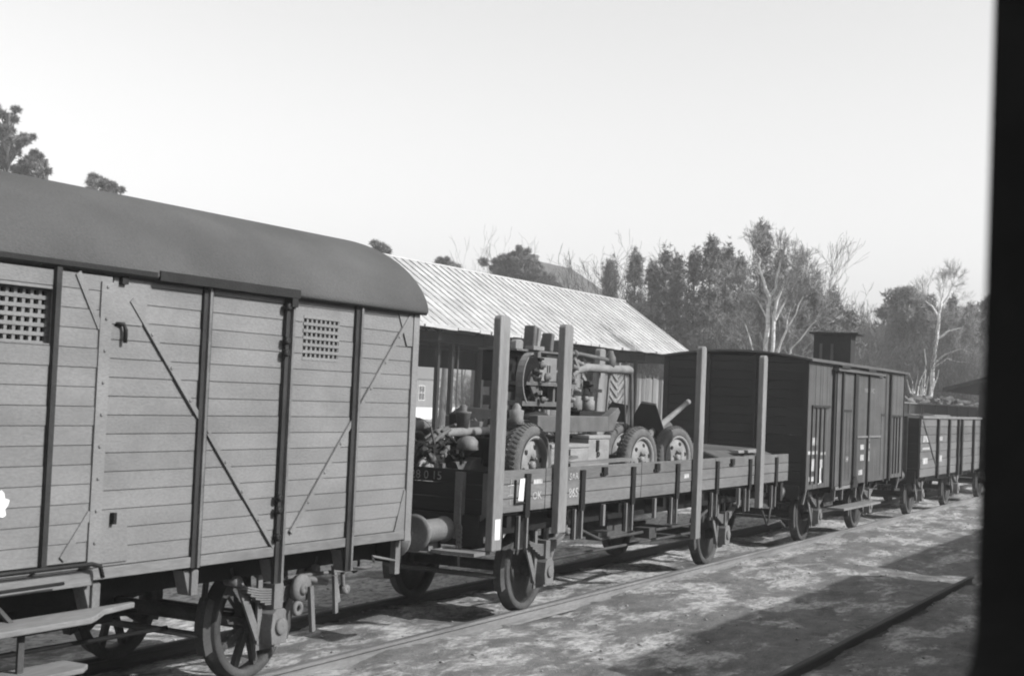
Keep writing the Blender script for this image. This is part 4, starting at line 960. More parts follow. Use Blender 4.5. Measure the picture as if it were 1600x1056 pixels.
# ------------------------------------------------------------------ shed with sheet metal roof
def shed():
    Y0, Y1, XE, XR, XB = 22.5, 47.1, -10.0, -12.8, -15.6; ZE, ZR = 4.12, 6.02
    t = thing('storage_shed', 'open timber shed under a long pale sheet metal roof', 'shed', ((XE+XB)/2, (Y0+Y1)/2, GZ))
    sl_ = (ZR-ZE)/(XE-XR)
    b = MB()
    b.prism([(XE, ZE), (XR, ZR), (XB, ZE), (XB, ZE-.05), (XR, ZR-.05), (XE, ZE-.05)], 'Y', Y0, Y1); rf = b.build('roof', METROOF, t)
    s_ = MB(); y = Y0+.3; rn = random.Random(2)
    while y < Y1-.1:
        dz = rn.uniform(-.006, .006)
        s_.bar((XE-.01, y, ZE+.022), (XR+.01, y+dz, ZR+.022), .018, .022, (0, 1, 0)); y += .40+rn.uniform(-.006, .006)
    s_.build('standing_seam', SEAM, rf)
    s_ = MB(); y = Y0+.02; nr_ = 9; dx_ = (XE-XR)/nr_; rs = random.Random(12)
    while y < Y1-.2:
        for k in range(nr_):
            xa = XE-dx_*k; xb = XE-dx_*(k+1); za = ZE+(XE-xa)*sl_; zb_ = ZE+(XE-xb)*sl_; o1 = .018+rs.uniform(-.003, .004); o2 = .008+rs.uniform(-.002, .003)
            ys_ = y+rs.uniform(0, .01); ye_ = y+.392+rs.uniform(-.008, .006)
            vs = [s_.b.verts.new(q) for q in ((xa+.012, ys_, za+o1-.008), (xa+.012, ye_, za+o1-.008), (xb, ye_, zb_+o2), (xb, ys_, zb_+o2), (xa+.012, ys_, za+.002-.008), (xa+.012, ye_, za+.002-.008), (xb, ye_, zb_+.001), (xb, ys_, zb_+.001))]
            for f in ((0, 1, 2, 3), (4, 7, 6, 5), (0, 4, 5, 1), (1, 5, 6, 2), (2, 6, 7, 3), (3, 7, 4, 0)): s_.b.faces.new([vs[i] for i in f])
        y += .40
    s_.build('roof_sheets', M('loose_sheet_metal', .33, .16, 1.1, (1, 1, 1), .6, .2, 14, island=.13, stain=.6, stain_col=.22), rf)
    s_ = MB(); s_.tube([(XR, Y0, ZR+.01), (XR, Y1, ZR+.01)], .05, 8); s_.build('ridge_cap', METROOF, rf)
    # ragged edge of the sheets at the eaves
    s_ = MB(); y = Y0+.1
    while y < Y1-.3:
        w_ = .56; s_.box(XE-.02, XE+.05+rn.uniform(-.03, .05), y, y+w_-.03, ZE-.06-rn.uniform(0, .04), ZE-.012); y += w_
    s_.build('eaves_sheet', METROOF, rf)
    # lifted patch
    s_ = MB(); s_.prism([(41.0, ZE+.10), (42.3, ZE+.05), (42.1, ZE+.13)], 'X', XE-.35, XE-.30); s_.build('roof_patch', IRON, rf)
    # frame
    for x, dz in ((XE-.95, .1), (XB+.95, .1)):
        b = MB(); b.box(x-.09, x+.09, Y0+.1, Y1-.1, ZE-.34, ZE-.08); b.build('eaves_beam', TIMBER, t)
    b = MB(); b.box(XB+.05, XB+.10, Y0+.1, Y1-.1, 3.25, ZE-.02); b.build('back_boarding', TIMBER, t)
    for y in (23.5, 27.3, 31.1, 31.8, 33.4, 37.2, 40.6, 44.0, 46.8):
        for x in (XE-.95, XB+.95):
            if 29 < y < 42 and x < -12: continue
            w_ = .055 if y != 40.6 else .13
            b = MB(); b.box(x-.055, x+.055, y-w_, y+w_, GZ-.05, ZE-.34); b.build('post', TIMBER, t)
    for y in np.arange(23.5, 47, 3.3):
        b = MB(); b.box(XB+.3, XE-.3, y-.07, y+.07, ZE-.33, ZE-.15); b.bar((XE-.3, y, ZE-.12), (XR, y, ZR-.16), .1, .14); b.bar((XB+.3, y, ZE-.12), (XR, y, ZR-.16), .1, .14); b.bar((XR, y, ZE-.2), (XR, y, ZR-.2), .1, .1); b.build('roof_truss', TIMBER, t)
    # light slender down pole
    b = MB(); b.tube([(XE-.95, 32.15, GZ), (XE-.95, 32.15, ZE-.4)], .022, 8); b.build('drain_pipe', IRON_DUST, t)
    # dark partition with openings in the back row
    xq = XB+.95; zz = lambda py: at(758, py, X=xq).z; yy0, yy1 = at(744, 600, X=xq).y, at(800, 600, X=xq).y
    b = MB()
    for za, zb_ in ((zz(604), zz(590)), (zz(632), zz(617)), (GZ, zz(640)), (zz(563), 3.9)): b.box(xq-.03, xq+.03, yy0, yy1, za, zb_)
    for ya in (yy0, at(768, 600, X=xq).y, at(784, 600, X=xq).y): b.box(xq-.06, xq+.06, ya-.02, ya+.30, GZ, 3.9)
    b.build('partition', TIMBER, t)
    # boarded bay at the far end, panels of upright and slanting boards
    b = MB(); y = 34.6; x = XE-1.15
    while y < 46.9:
        w_ = rn.uniform(.12, .24); b.box(x-.03+rn.uniform(-.02, .02), x+rn.uniform(-.01, .02), y, y+w_-.012, GZ, 3.35+rn.uniform(-.12, .05)); y += w_
    b.build('board_wall', GREYWOOD, t)
    for yc in (40.8, 42.9):
        b = MB()
        for k in range(12):
            z = .5+.26*k
            b.bar((x+.05, yc-.65, z+.35), (x+.05, yc, z), .025, .10); b.bar((x+.05, yc+.65, z+.35), (x+.05, yc, z), .025, .10)
        b.build('herringbone_panel', GREYWOOD, t)
    # gable end facing along the tracks
    b = MB(); b.prism([(XE-.3, ZE-.1), (XR, ZR-.1), (XB+.3, ZE-.1)], 'Y', Y1-.12, Y1-.07); b.build('gable_boarding', TIMBER, t)
    return t
shed()
# dark low store beside the shed, seen between the stakes
def hut(name, label, x0, x1, y0, y1, z1, zr, wall, roofm, wins=(), cat='house', chim=None, wz=(1.1, 2.1)):
    t = thing(name, label, cat, ((x0+x1)/2, (y0+y1)/2, GZ))
    b = MB(); b.box(x0, x1, y0, y1, GZ-.1, z1); xm = (x0+x1)/2; b.prism([(x0, z1+.001), (x1, z1+.001), (xm, zr-.02)], 'Y', y0, y1); b.build('wall', wall, t)
    r_ = MB(); o_ = .35
    for s in (-1, 1):
        xe = x0-o_ if s < 0 else x1+o_; ze_ = z1-o_*(zr-z1)/((x1-x0)/2)
        r_.prism([(xe, ze_), (xm, zr), (xm, zr+.12), (xe, ze_+.10)], 'Y', y0-.4, y1+.4)
    rr = r_.build('roof', roofm, t)
    if chim:
        c = MB(); c.box(chim[0]-.28, chim[0]+.28, chim[1]-.3, chim[1]+.3, zr-.9, chim[2]); c.box(chim[0]-.34, chim[0]+.34, chim[1]-.36, chim[1]+.36, chim[2]-.18, chim[2]-.08); c.build('chimney', M('chimney_brick', .12, .3, 6), rr)
    for (fx, a, c_) in wins:
        w_ = MB()
        if fx == 'Y': w_.box(a, c_, y0-.03, y0-.002, wz[0], wz[1])
        else: w_.box(x1+.002, x1+.03, a, c_, wz[0], wz[1])
        f_ = w_.build('window', DARKGLASS, t)
        w_ = MB(); k = .09; m_ = (a+c_)/2
        def bx(p, q, z0_, z1_):
            if fx == 'Y': w_.box(p, q, y0-.07, y0-.031, z0_, z1_)
            else: w_.box(x1+.031, x1+.07, p, q, z0_, z1_)
        bx(a-k, a, wz[0]-k, wz[1]+k); bx(c_, c_+k, wz[0]-k, wz[1]+k); bx(a, c_, wz[1], wz[1]+k); bx(a, c_, wz[0]-k, wz[0]); bx(m_-.03, m_+.03, wz[0], wz[1]); bx(a, m_-.03, (wz[0]+wz[1])/2, (wz[0]+wz[1])/2+.05); bx(m_+.03, c_, (wz[0]+wz[1])/2, (wz[0]+wz[1])/2+.05)
        w_.build('window_frame', M('white_frame', .42, .1, 3, rough=.7, bump=0), f_)
    return t
hut('house', 'pale house with white framed windows seen under the shed roof', -110, -100, 166, 184, 4.3, 8.0, M('light_siding', .12, .15, 2, (1, 1, .3), .9), M('grey_shingle', .10, .2, 3), [('X', 169.5, 171), ('X', 174, 175.5), ('X', 178.5, 180)], wz=(1.0, 3.0))
p_ = at(842, 430, 95)
hut('house', 'roof and chimney of a dark house rising above the shed ridge', p_.x-5.5, p_.x+2.8, 95, 103, p_.z-1.3, p_.z+1.2, TIMBER, M('dark_shingle', .08), [('Y', p_.x-2, p_.x-1)], chim=(at(833, 415, 97).x, 97, at(833, 398, 97).z), wz=(4, 5.4))
# building with wide eaves at the far right
def far_barn():
    t = thing('barn', 'low dark barn with wide sloping eaves at the right beyond the wood heap', 'barn', (2.5, 66, GZ))
    a = at(1476, 606, 60); c = at(1560, 585, 60)
    b = MB(); b.prism([(a.x, a.z-.15), (a.x, a.z), (a.x+5.5, a.z+(c.z-a.z)/(c.x-a.x)*5.5+.0), (a.x+11, a.z), (a.x+11, a.z-.15), (a.x+5.5, a.z+(c.z-a.z)/(c.x-a.x)*5.5-.2)], 'Y', 59.6, 76); b.build('roof', TIMBER, t)
    b = MB(); b.box(a.x+1.2, a.x+9.8, 61, 75, GZ, a.z-.05); b.build('wall', TIMBER, t)
far_barn()

# ------------------------------------------------------------------ trees
def tufts(centres, k, ln, wd, rng, updir=.35):
    """k thin pointed blades around each centre"""
    n = len(centres); c = np.repeat(centres, k, 0)
    d = rng.normal(0, 1, (n*k, 3)); d[:, 2] += updir; d /= np.linalg.norm(d, axis=1, keepdims=True)
    e = np.cross(d, rng.normal(0, 1, (n*k, 3))); e /= np.linalg.norm(e, axis=1, keepdims=True)
    l = ln*rng.uniform(.6, 1.3, (n*k, 1)); w_ = wd*rng.uniform(.6, 1.3, (n*k, 1))
    V = np.stack([c-e*w_/2, c+e*w_/2, c+d*l], 1).reshape(-1, 3); return V
def np_tube(segs, n=4):
    """segs: list of (p,q,r0,r1) -> V, F quads"""
    if not segs: return np.zeros((0, 3)), np.zeros((0, 4), int)
    P = np.array([s[0] for s in segs], float); Q = np.array([s[1] for s in segs], float); ra = np.array([s[2] for s in segs]); rb = np.array([s[3] for s in segs])
    d = Q-P; d /= np.maximum(np.linalg.norm(d, axis=1, keepdims=True), 1e-6)
    h = np.where(np.abs(d[:, 2:3]) < .9, np.array([[0, 0, 1.]]), np.array([[1., 0, 0]])); a = np.cross(d, h); a /= np.linalg.norm(a, axis=1, keepdims=True); c = np.cross(d, a)
    ang = np.arange(n)*2*np.pi/n; cs, sn = np.cos(ang), np.sin(ang)
    ring = a[:, None, :]*cs[None, :, None]+c[:, None, :]*sn[None, :, None]
    V = np.concatenate([P[:, None]+ring*ra[:, None, None], Q[:, None]+ring*rb[:, None, None]], 1).reshape(-1, 3)
    base = np.arange(len(segs))[:, None]*2*n; j = np.arange(n)[None]
    F_ = np.stack([base+j, base+(j+1) % n, base+n+(j+1) % n, base+n+j], -1).reshape(-1, 4); return V, F_
def pine(x, y, h, rad, label, kind='spire', low=.1, seed=0, dens=1.0, mat=None, group='trees behind the siding', lean=0, z0=GZ):
    rng = np.random.RandomState(seed); t = thing('pine_tree', label, 'tree', (x, y, z0), group)
    top = np.array([x+lean, y, z0+h]); base = np.array([x, y, z0]); segs = []
    n = 7
    for i in range(n):
        f0, f1 = i/n, (i+1)/n; r = .018*h
        segs.append((base+(top-base)*f0+(0 if i == 0 else 1)*np.array([.05*math.sin(i*2), 0, 0]), base+(top-base)*f1+np.array([.05*math.sin((i+1)*2), 0, 0]), r*(1-f0*.85), r*(1-f1*.85)))
    cents = []; px_ = y/2217.; ln = max(.16, 7*px_); wd = max(.035, 1.6*px_)
    if kind == 'spire':
        nb = int(120*dens); br = []
        for i in range(nb):
            f = low+(1-low)*(1-rng.rand()**.8*1.0) if i > 12 else .88+.12*rng.rand(); f = min(f, .995)
            R = rad*(1-f)**.75*rng.uniform(.55, 1.15)*(1 if f < .9 else 1.0)+.12
            az = rng.uniform(0, 2*np.pi); p = base+(top-base)*f; up_ = rng.uniform(.05, .55)
            q = p+np.array([math.cos(az)*R, math.sin(az)*R, R*up_]); segs.append((p, q, .02+.02*(1-f), .01))
            m = int(6+30*R/max(rad, .1)); u = rng.uniform(.25, 1.05, (m, 1))**.7
            cents.append(p+(q-p)*u+rng.normal(0, .10+.10*R, (m, 3))*np.array([1, 1, .7]))
            cents.append(q+rng.normal(0, .05, (3, 3))+np.array([0, 0, 1])*rng.uniform(0, .45, (3, 1)))
        cents.append(top+np.concatenate([rng.normal(0, .04, (8, 2)), rng.uniform(-.5, .15, (8, 1))], 1))
    else:
        nbl = int(16*dens)
        for i in range(nbl):
            f = low+(1-low)*rng.rand(); prof = math.sin(math.pi*min(1, (f-low)/(1-low)*.78+.18))**.7
            az = rng.uniform(0, 2*np.pi); R = rad*prof*rng.uniform(.2, .85)
            c = base+(top-base)*f+np.array([math.cos(az)*R, math.sin(az)*R, 0]); c[2] = min(c[2], z0+h-rad*.22)
            s = rad*rng.uniform(.24, .42); m = int(70*dens)
            segs.append((base+(top-base)*max(low*.8, f-.12), c, .05, .015))
            d = rng.normal(0, 1, (m, 3)); d /= np.linalg.norm(d, axis=1, keepdims=True); d *= (rng.rand(m, 1)**.45)
            cents.append(c+d*np.array([s, s, s*.62]))
    V, Fq = np_tube(segs, 5); raw_mesh('trunk', V, Fq, PINEBARK, t, (x, y, z0), True)
    C_ = np.concatenate(cents); V = tufts(C_, 7, ln, wd, rng); raw_mesh('crown', V, np.arange(len(V)).reshape(-1, 3), mat or NEEDLE, t, (x, y, z0))
    return t
def bare(x, y, h, label, seed=0, r=.10, mats=(None, None), spread=.5, depth=5, stems=1, group='bare trees behind the siding', twig=.006, name='birch_tree', cat='tree', nch=(2, 4), z0=GZ, fan=.16, first=.46):
    rng = np.random.RandomState(seed); t = thing(name, label, cat, (x, y, z0), group)
    main, tw = [], []
    def grow(p, d, l, rad_, lev):
        n = 4 if lev < 2 else 3; q = p; dd = d.copy(); seg = []
        for i in range(n):
            dd = dd+rng.normal(0, .07+.03*lev, 3); dd[2] += .05; dd /= np.linalg.norm(dd); q2 = q+dd*l/n
            ra, rb = rad_*(1-.45*i/n), rad_*(1-.45*(i+1)/n)
            (main if rad_ > .022 else tw).append((q, q2, max(ra, twig), max(rb, twig))); seg.append((q2, dd.copy(), rb)); q = q2
        if lev >= depth: return
        k = rng.randint(nch[0], nch[1]+1)+(2 if lev == 0 else 0)
        for j in range(k):
            i = rng.randint(1 if lev else 1, n); p2, d2, r2 = seg[min(i, n-1)] if j else seg[-1]
            az = rng.uniform(0, 2*np.pi); sp = spread*rng.uniform(.5, 1.2)*(1 if j else .35)
            e = np.cross(d2, [math.cos(az), math.sin(az), .3]); e /= np.linalg.norm(e)+1e-9
            nd = d2*math.cos(sp)+e*math.sin(sp); nd[2] += .12; nd /= np.linalg.norm(nd)
            grow(p2, nd, l*rng.uniform(.55, .8), r2*rng.uniform(.55, .75), lev+1)
    for s in range(stems):
        a = 2*np.pi*s/max(stems, 1)+rng.uniform(0, 1); k = 0 if stems == 1 else fan
        d = np.array([math.cos(a)*k, math.sin(a)*k, 1.]); d /= np.linalg.norm(d)
        grow(np.array([x+math.cos(a)*k*.6, y+math.sin(a)*k*.6, z0-.1]), d, h*first*rng.uniform(.95, 1.05), r, 0)
    mz = max(max(q_[1][2] for q_ in main), max([q_[1][2] for q_ in tw] or [0]))-z0; k_ = h/mz; b0 = np.array([x, y, z0])
    main = [(b0+(p-b0)*k_, b0+(q-b0)*k_, a_, c_) for p, q, a_, c_ in main]; tw = [(b0+(p-b0)*k_, b0+(q-b0)*k_, a_, c_) for p, q, a_, c_ in tw]
    V, Fq = np_tube(main, 6); raw_mesh('trunk', V, Fq, mats[0] or BIRCH, t, (x, y, z0), True)
    V, Fq = np_tube(tw, 3); raw_mesh('crown', V, Fq, mats[1] or TWIG_L, t, (x, y, z0))
    return t
def gx(px, Y): return at(px, 640, Y).x
def hz(px, py, Y): return at(px, py, Y).z-GZ
# left pines
def P(px, py, Y, rpx, label, kind='spire', low=.1, seed=0, dens=1., mat=None, group='pines behind the siding'):
    pine(gx(px, Y), Y, hz(px, py, Y), rpx*Y/2217*1.05/.88, label, kind, low, seed, dens, mat, group)
def clump_tree(px, Y, blobs, label, seed, mat=None, trunk=None):
    """tall bare-stemmed pine whose foliage sits in separate clumps; blobs are (px,py,radius px)"""
    rng = np.random.RandomState(seed); x = gx(px, Y); t = thing('pine_tree', label, 'tree', (x, Y, GZ), 'tall clumped pines')
    segs = []; cents = []; topz = max(at(b_[0], b_[1], Y).z for b_ in blobs)
    segs.append((np.array([x, Y, GZ]), np.array([x+.2, Y, topz*.6]), .24, .17)); segs.append((np.array([x+.2, Y, topz*.6]), np.array([x, Y, topz]), .17, .07))
    k = Y/2217
    bl = []
    for bx_, by_, br in blobs:
        bl.append((bx_, by_, br*.62))
        for q in range(4): bl.append((bx_+rng.normal(0, br*.75), by_+rng.normal(0, br*.5), br*rng.uniform(.25, .5)))
    for bx_, by_, br in bl:
        yy = Y+rng.uniform(-1.2, 1.2); c = np.array(at(bx_, by_, yy)); r = br*k*1.1
        segs.append((np.array([x, Y, max(c[2]-1.2, 2)]), c, .05, .02)); m = int(30+8*br)
        for q in range(4):
            cc = c+rng.normal(0, r*.45, 3)*np.array([1, 1, .5]); d = rng.normal(0, 1, (m//3, 3)); d /= np.linalg.norm(d, axis=1, keepdims=True); d *= rng.rand(m//3, 1)**.45; cents.append(cc+d*np.array([r*.62, r*.62, r*.42]))
    V, Fq = np_tube(segs, 6); raw_mesh('trunk', V, Fq, PINEBARK, t, (x, Y, GZ), True)
    V = tufts(np.concatenate(cents), 6, .24, .055, rng); raw_mesh('crown', V, np.arange(len(V)).reshape(-1, 3), mat or NEEDLE2, t, (x, Y, GZ))
clump_tree(-12, 48, [(0, 178, 20), (18, 185, 10), (-20, 200, 25), (8, 208, 16), (-15, 235, 26), (20, 222, 18), (35, 222, 10), (5, 245, 14), (-60, 190, 30), (-70, 240, 30), (-10, 262, 22), (-50, 285, 30)], 'tall pine at the left edge with foliage in open tiers above wagon roof', 1)
clump_tree(52, 52, [(48, 250, 14), (62, 252, 12), (40, 262, 12), (60, 270, 12), (30, 278, 12), (52, 285, 20), (15, 290, 20), (70, 290, 14)], 'smaller round topped pine just above the left wagon roof', 2)
clump_tree(162, 56, [(160, 288, 14), (145, 295, 12), (178, 296, 11), (160, 304, 22), (150, 330, 26)], 'pine top showing above the wagon roof right of the tall pine', 3)
clump_tree(592, 60, [(590, 388, 9), (600, 395, 10), (585, 402, 14)], 'small dark pine tip peeping over the end of the arched roof', 4, NEEDLE)
clump_tree(690, 70, [(686, 408, 7), (693, 412, 8), (700, 418, 9), (680, 418, 9)], 'small pine tip at the left end of the shed ridge', 5)
clump_tree(802, 74, [(800, 398, 12), (785, 404, 13), (815, 402, 13), (775, 414, 12), (828, 410, 12), (800, 415, 22), (840, 424, 14), (780, 428, 16), (820, 430, 20), (858, 436, 12)], 'round crowned pine standing above the shed ridge next to a chimney', 6)
SP = [(1044, 440, 76, 34, .1), (1122, 425, 72, 34, .1), (1196, 428, 74, 34, .1), (1254, 452, 72, 32, .1), (945, 412, 66, 26, .25), (985, 402, 64, 26, .2), (1012, 420, 60, 26, .1), (1032, 398, 62, 26, .15), (1052, 408, 60, 24, .1), (1078, 402, 58, 26, .1), (1103, 378, 56, 30, .1), (1128, 388, 60, 28, .1), (1150, 408, 55, 26, .1), (1182, 356, 58, 34, .12), (1212, 402, 60, 28, .1), (1240, 422, 58, 26, .1), (1268, 452, 62, 30, .1), (1296, 462, 58, 32, .1), (1322, 492, 62, 30, .1), (1400, 500, 90, 30, .1), (1350, 520, 82, 34, .05), (1448, 478, 84, 30, .1), (1482, 470, 88, 30, .1), (1512, 482, 84, 30, .1), (1540, 470, 86, 34, .1), (1575, 480, 86, 34, .1)]
WORD = ['slender', 'tapering', 'bushy', 'ragged', 'narrow', 'broad']
NTH = {}
for i, (px, py, Y, rp, low) in enumerate(SP):
    NTH[i] = ['first', 'second', 'third', 'fourth', 'fifth', 'sixth', 'seventh', 'eighth', 'ninth', 'tenth', 'eleventh', 'twelfth', 'thirteenth', 'fourteenth', 'fifteenth', 'sixteenth', 'seventeenth', 'eighteenth', 'nineteenth', 'twentieth', 'twenty-first', 'twenty-second', 'twenty-third', 'twenty-fourth', 'twenty-fifth', 'twenty-sixth', 'twenty-seventh', 'twenty-eighth', 'twenty-ninth', 'thirtieth', 'thirty-first'][sorted(range(len(SP)), key=lambda q: SP[q][0]).index(i)]
    P(px, py, Y, rp, '%s pine, %s from the left in the pine row, %s' % (WORD[i % 6], NTH[i], 'above the shed gable' if px < 1090 else ('above the dark covered wagon' if px < 1330 else 'right of the roof cabin')), 'spire', low, 30+i, 1.0, None)
P(1415, 446, 86, 44, 'dense round crowned dark pine right of the roof cabin', 'round', .30, 71, 2.6, None); P(1392, 470, 88, 30, 'smaller round pine leaning on the dense round one', 'round', .25, 72, 1.8, None)
P(1320, 510, 66, 30, 'low round pine behind the roof cabin', 'round', .1, 73, 1.6, None)
# birches and bare trees
def B(px, py, Y, label, **k): bare(gx(px, Y), Y, hz(px, py, Y), label, **k)
def skel_tree(Y, limbs, label, seed, r0=.13, ntw=9, tl=1.0, group='bare trees behind the siding'):
    """birch laid out limb by limb; limbs are picture points on the depth Y, pushed apart in depth as they rise"""
    rng = np.random.RandomState(seed); base = at(limbs[0][1][0][0], 640, Y); x = base.x; org = (x, Y, GZ)
    t = thing('birch_tree', label, 'tree', org, group); main, tw = [], []
    def grow(p, d, l, r, lev, mx):
        q = p; dd = d
        for i in range(3):
            dd = dd+rng.normal(0, .10, 3); dd[2] += .04; dd /= np.linalg.norm(dd); q2 = q+dd*l/3; tw.append((q, q2, max(r*(1-.2*i), .005), max(r*(1-.2*(i+1)), .0045))); q = q2
            if lev < mx and i:
                for j in range(rng.randint(1, 4)):
                    e = rng.normal(0, 1, 3); nd = dd+e*.42; nd[2] += .10; nd /= np.linalg.norm(nd); grow(q, nd, l*rng.uniform(.5, .8), r*.6, lev+1, mx)
    for w_, pts in limbs:
        dy = rng.uniform(-.12, .12); P3 = []
        for i, (px, py) in enumerate(pts):
            p = at(px, py, Y+dy*i*(3 if w_ < .6 else 1.2)); P3.append(np.array(p))
        if py is not None and pts[0][1] >= 590: P3[0][2] = GZ-.05
        n = len(P3)
        for i in range(n-1):
            a_, c_ = P3[i], P3[i+1]; m = max(2, int(np.linalg.norm(c_-a_)/.45)); last = a_
            for k in range(1, m+1):
                f = (i+k/m)/(n-1); fp = (i+(k-1)/m)/(n-1); q = a_+(c_-a_)*k/m+(rng.normal(0, .03, 3) if k < m else 0)
                ra, rb = r0*w_*(1-.72*fp), r0*w_*(1-.72*f); main.append((last, q, ra, rb))
                if (f > .30 or w_ < .6) and rng.rand() < .85:
                    d = (c_-a_)/np.linalg.norm(c_-a_)+rng.normal(0, .55, 3); d /= np.linalg.norm(d); grow(q, d, tl*rng.uniform(.4, .9)*(1.05-.55*f), max(.011*(1.2-f), .006), 0, 3)
                last = q
        for k in range(ntw):
            d = (P3[-1]-P3[-2]); d = d/np.linalg.norm(d)+rng.normal(0, .35, 3); d /= np.linalg.norm(d); grow(P3[-1], d, tl*rng.uniform(.3, .55), .008, 0, 3)
    V, Fq = np_tube(main, 8); raw_mesh('trunk', V, Fq, BIRCH, t, org, True)
    V, Fq = np_tube(tw, 3); raw_mesh('crown', V, Fq, BTWIG, t, org)
skel_tree(42, [(1.0, [(1195, 620), (1196, 540), (1200, 480), (1203, 462), (1213, 436), (1220, 405)]), (.7, [(1202, 464), (1194, 440), (1186, 415), (1182, 396)]), (.85, [(1204, 620), (1208, 540), (1214, 470), (1224, 445), (1236, 428)]),
    (.45, [(1205, 580), (1222, 530), (1244, 490), (1256, 462)]), (.40, [(1207, 596), (1236, 545), (1262, 515), (1278, 500)]), (.38, [(1212, 500), (1230, 465), (1243, 440)]), (.35, [(1197, 590), (1176, 545), (1164, 505)]), (.32, [(1199, 500), (1184, 470), (1172, 452)]), (.35, [(1206, 560), (1228, 520), (1236, 480)])],
    'tall white forked birch standing behind the last stake', 3, .085, ntw=7)
skel_tree(82, [(1.0, [(1452, 640), (1457, 570), (1464, 528), (1467, 490), (1471, 470), (1474, 456)]), (.5, [(1466, 495), (1456, 478), (1446, 470)]), (.6, [(1463, 530), (1480, 518), (1502, 512)]), (.5, [(1458, 568), (1476, 554), (1500, 545), (1520, 552)]), (.5, [(1457, 575), (1480, 560), (1510, 566)]), (.45, [(1468, 480), (1482, 462), (1488, 446)])],
    'white birch with wide branches right of the round pine', 5, .14, ntw=6, tl=1.4)
B(1432, 508, 79, 'straight pale birch stem behind the end of the dark wagon', seed=6, r=.16, stems=1, spread=.3, depth=3, twig=.012)
B(1446, 520, 80, 'second straight pale stem next to the end of the dark wagon', seed=9, r=.13, stems=1, spread=.3, depth=3, twig=.012)
B(955, 362, 62, 'slim bare birch left of the pine row over the shed ridge', seed=12, r=.10, stems=2, spread=.4, depth=5, twig=.007)
B(988, 372, 64, 'bare birch leaning right over the shed gable', seed=13, r=.09, stems=1, spread=.45, depth=5, twig=.007)
B(730, 352, 84, 'faint bare tree above the left part of the shed ridge', seed=14, r=.10, stems=2, spread=.45, depth=5, twig=.008, mats=(TWIG, TWIG_L))
B(790, 355, 88, 'faint bare tree behind the round crowned pine', seed=15, r=.10, stems=2, spread=.45, depth=5, twig=.008, mats=(TWIG, TWIG_L))
B(1350, 440, 80, 'faint wide bare tree in the gap right of the roof cabin', seed=16, r=.12, stems=3, spread=.5, depth=5, twig=.009, mats=(TWIG, TWIG_L))
B(1225, 350, 75, 'tall faint bare tree top above the forked birch', seed=17, r=.12, stems=2, spread=.4, depth=5, twig=.008, mats=(TWIG, TWIG_L))
B(1160, 470, 52, 'bare young tree among the pines behind the wagon', seed=18, r=.07, stems=2, spread=.5, depth=5, twig=.009)
sh_px = [1002, 1035, 1062, 1090, 1120, 1145, 1172, 1225, 1250, 1275, 1300, 1345, 1375, 1400, 1460, 1500, 1530, 724, 740, 790, 900, 925]
CNT = {}
for i, px in enumerate(sorted(sh_px)):
    py = 492+9*((i*7) % 5) if px > 950 else 575; Y = (49+((i*5) % 7)*1.3 if px < 1340 else 80+(i % 4)*2) if px > 950 else 56+(i % 3)*4
    place = 'under the shed gable' if px < 1090 and px > 950 else ('behind the dark covered wagon' if px > 950 and px < 1330 else ('right of the roof cabin' if px > 950 else 'seen through the open shed'))
    CNT[place] = CNT.get(place, 0)+1; nth = ['first', 'second', 'third', 'fourth', 'fifth', 'sixth', 'seventh', 'eighth', 'ninth'][CNT[place]-1]
    B(px, py, Y, '%s leafless bush from the left %s' % (nth, place), seed=100+i, r=.035, stems=5, spread=.5, depth=4, twig=.005, name='bare_bush', cat='bush', group='bare bushes '+place, mats=(TWIG, TWIG_L if i % 2 else TWIG))
# far woodland behind everything: reads as one mass
def woodland():
    rng = np.random.RandomState(77); C_ = []
    for k in range(170):
        px = rng.uniform(560, 1720) if k > 30 else rng.uniform(900, 1560); Y = rng.uniform(95, 130)
        if px < 860: Y = rng.uniform(195, 225)
        if px < 860: topy = 578
        elif px < 980: topy = 560
        elif px < 1100: topy = 462
        elif px < 1260: topy = 446
        elif px < 1340: topy = 495
        elif px < 1400: topy = 505
        else: topy = 475
        x = gx(px, Y); h = hz(px, topy+rng.uniform(0, 45), Y); m = 230
        f = rng.rand(m)**.8; a = rng.uniform(0, 2*np.pi, m); R = (1.1+2.2*(1-f))*rng.rand(m)**.5*(1+.3*np.sin(a*3+k))
        C_.append(np.stack([x+R*np.cos(a), Y+R*np.sin(a), GZ+.3+f*(h-.3)], -1))
    V = tufts(np.concatenate(C_), 5, .60, .16, rng)
    o = raw_mesh('woodland', V, np.arange(len(V)).reshape(-1, 3), M('far_foliage', .10, .35, .3, rough=.9, bump=0, fine=3, island=.4)); tag(o, 'distant mixed woodland forming a grey mass behind the trees', 'woodland', None, 'stuff')
woodland()
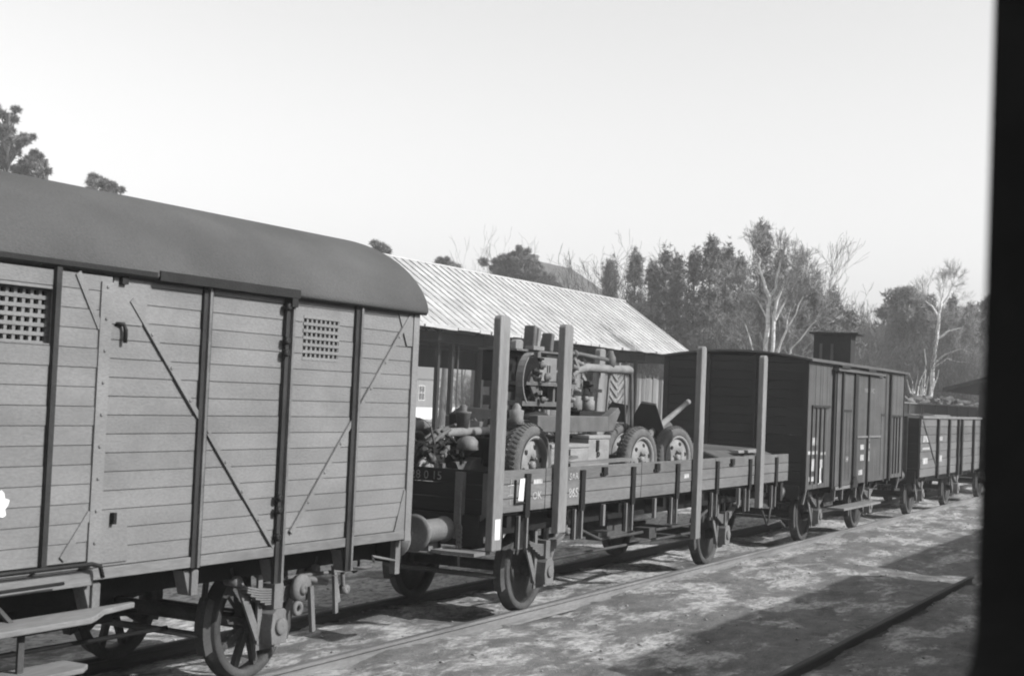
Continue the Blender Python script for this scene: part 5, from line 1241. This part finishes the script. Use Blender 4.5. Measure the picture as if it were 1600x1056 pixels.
# ------------------------------------------------------------------ the train the picture is taken from
def camera_train():
    x0 = 7.58; x1 = 10.45; ya, yb = -4.5, 12.7
    t = thing('passenger_carriage', 'dark carriage the picture is taken from, its window post at the right edge', 'railway carriage', (9.0, 4.7, 0))
    # near wall with a rounded window opening
    wy0, wy1, wz0, wz1, r = -1.25, 1.276, 2.332, 3.12, .06
    b = MB(); th = (x0, x0+.075)
    b.box(*th, ya, wy0, 1.1, 3.32); b.box(*th, wy1, yb, 1.1, 3.32); b.box(*th, wy0, wy1, 1.1, wz0); b.box(*th, wy0, wy1, wz1, 3.32)
    for (yc, zc, sy, sz) in ((wy1, wz0, -1, 1), (wy0, wz0, 1, 1), (wy1, wz1, -1, -1), (wy0, wz1, 1, -1)):
        poly = [(yc, zc)]+[(yc+sy*r*(1-math.sin(a)), zc+sz*r*(1-math.cos(a))) for a in np.linspace(0, math.pi/2, 7)]
        b.prism(poly, 'X', x0+.001, x0+.074)
    b.build('side_wall', INTERIOR, t)
    b = MB(); b.box(x1, x1+.07, ya, yb, 1.1, 3.32); b.box(x0+.08, x1-.01, ya, ya+.07, 1.1, 3.32); b.box(x0+.08, x1-.01, yb-.07, yb, 1.1, 3.32); b.build('end_wall', INTERIOR, t)
    b = MB(); b.box(x0+.01, x1+.05, ya+.01, yb-.01, .98, 1.09); b.build('floor', INTERIOR, t)
    b = MB(); n = 20; top = [((x0+x1)/2-1.52*math.cos(math.pi*i/n), 3.30+.78*math.sin(math.pi*i/n)**.8) for i in range(n+1)]
    poly = top+[(x, z-.04) for x, z in top[::-1]]; b.prism(poly, 'Y', ya-.05, yb+.05); b.build('roof', ROOFM, t)
    for yy in (-2.5, 0, 9.5, 11.6):
        for xx in (9.015-.762, 9.015+.762):
            w_ = MB(); w_.lathe([(-.06, 0), (-.06, .48), (.06, .48), (.06, 0)], (xx, yy, .48), 'X', 24); w_.build('wheel', IRON, t)
camera_train()
copy_tree(BOX, (9.05, 14.0+4.885, 0), None, 'covered wagon coupled ahead of the dark carriage in the camera train', 'covered wagons of the camera train')
copy_tree(BOX, (9.05, 14.0+4.885+11.2, 0), None, 'second covered wagon ahead of the dark carriage in the camera train', 'covered wagons of the camera train')
rail(9.05-.762, -20, 400, 'rail under the camera train, nearer to the yard', 'rails of the camera track'); rail(9.05+.762, -20, 400, 'rail under the camera train, on the far side', 'rails of the camera track')

# ------------------------------------------------------------------ haze over the far ground
def haze():
    b = MB(); b.box(-150, 40, -30, 240, -1.4, 26)
    m = bpy.data.materials.new('haze'); m.use_nodes = True; t = m.node_tree; t.nodes.clear()
    v = t.nodes.new('ShaderNodeVolumePrincipled'); v.inputs['Color'].default_value = (.95, .95, .95, 1); v.inputs['Density'].default_value = .0015; v.inputs['Anisotropy'].default_value = .1
    o = t.nodes.new('ShaderNodeOutputMaterial'); t.links.new(v.outputs[0], o.inputs['Volume'])
    h = b.build('haze', m); h['kind'] = 'stuff'; h['label'] = 'thin pale air haze over the yard'
haze()
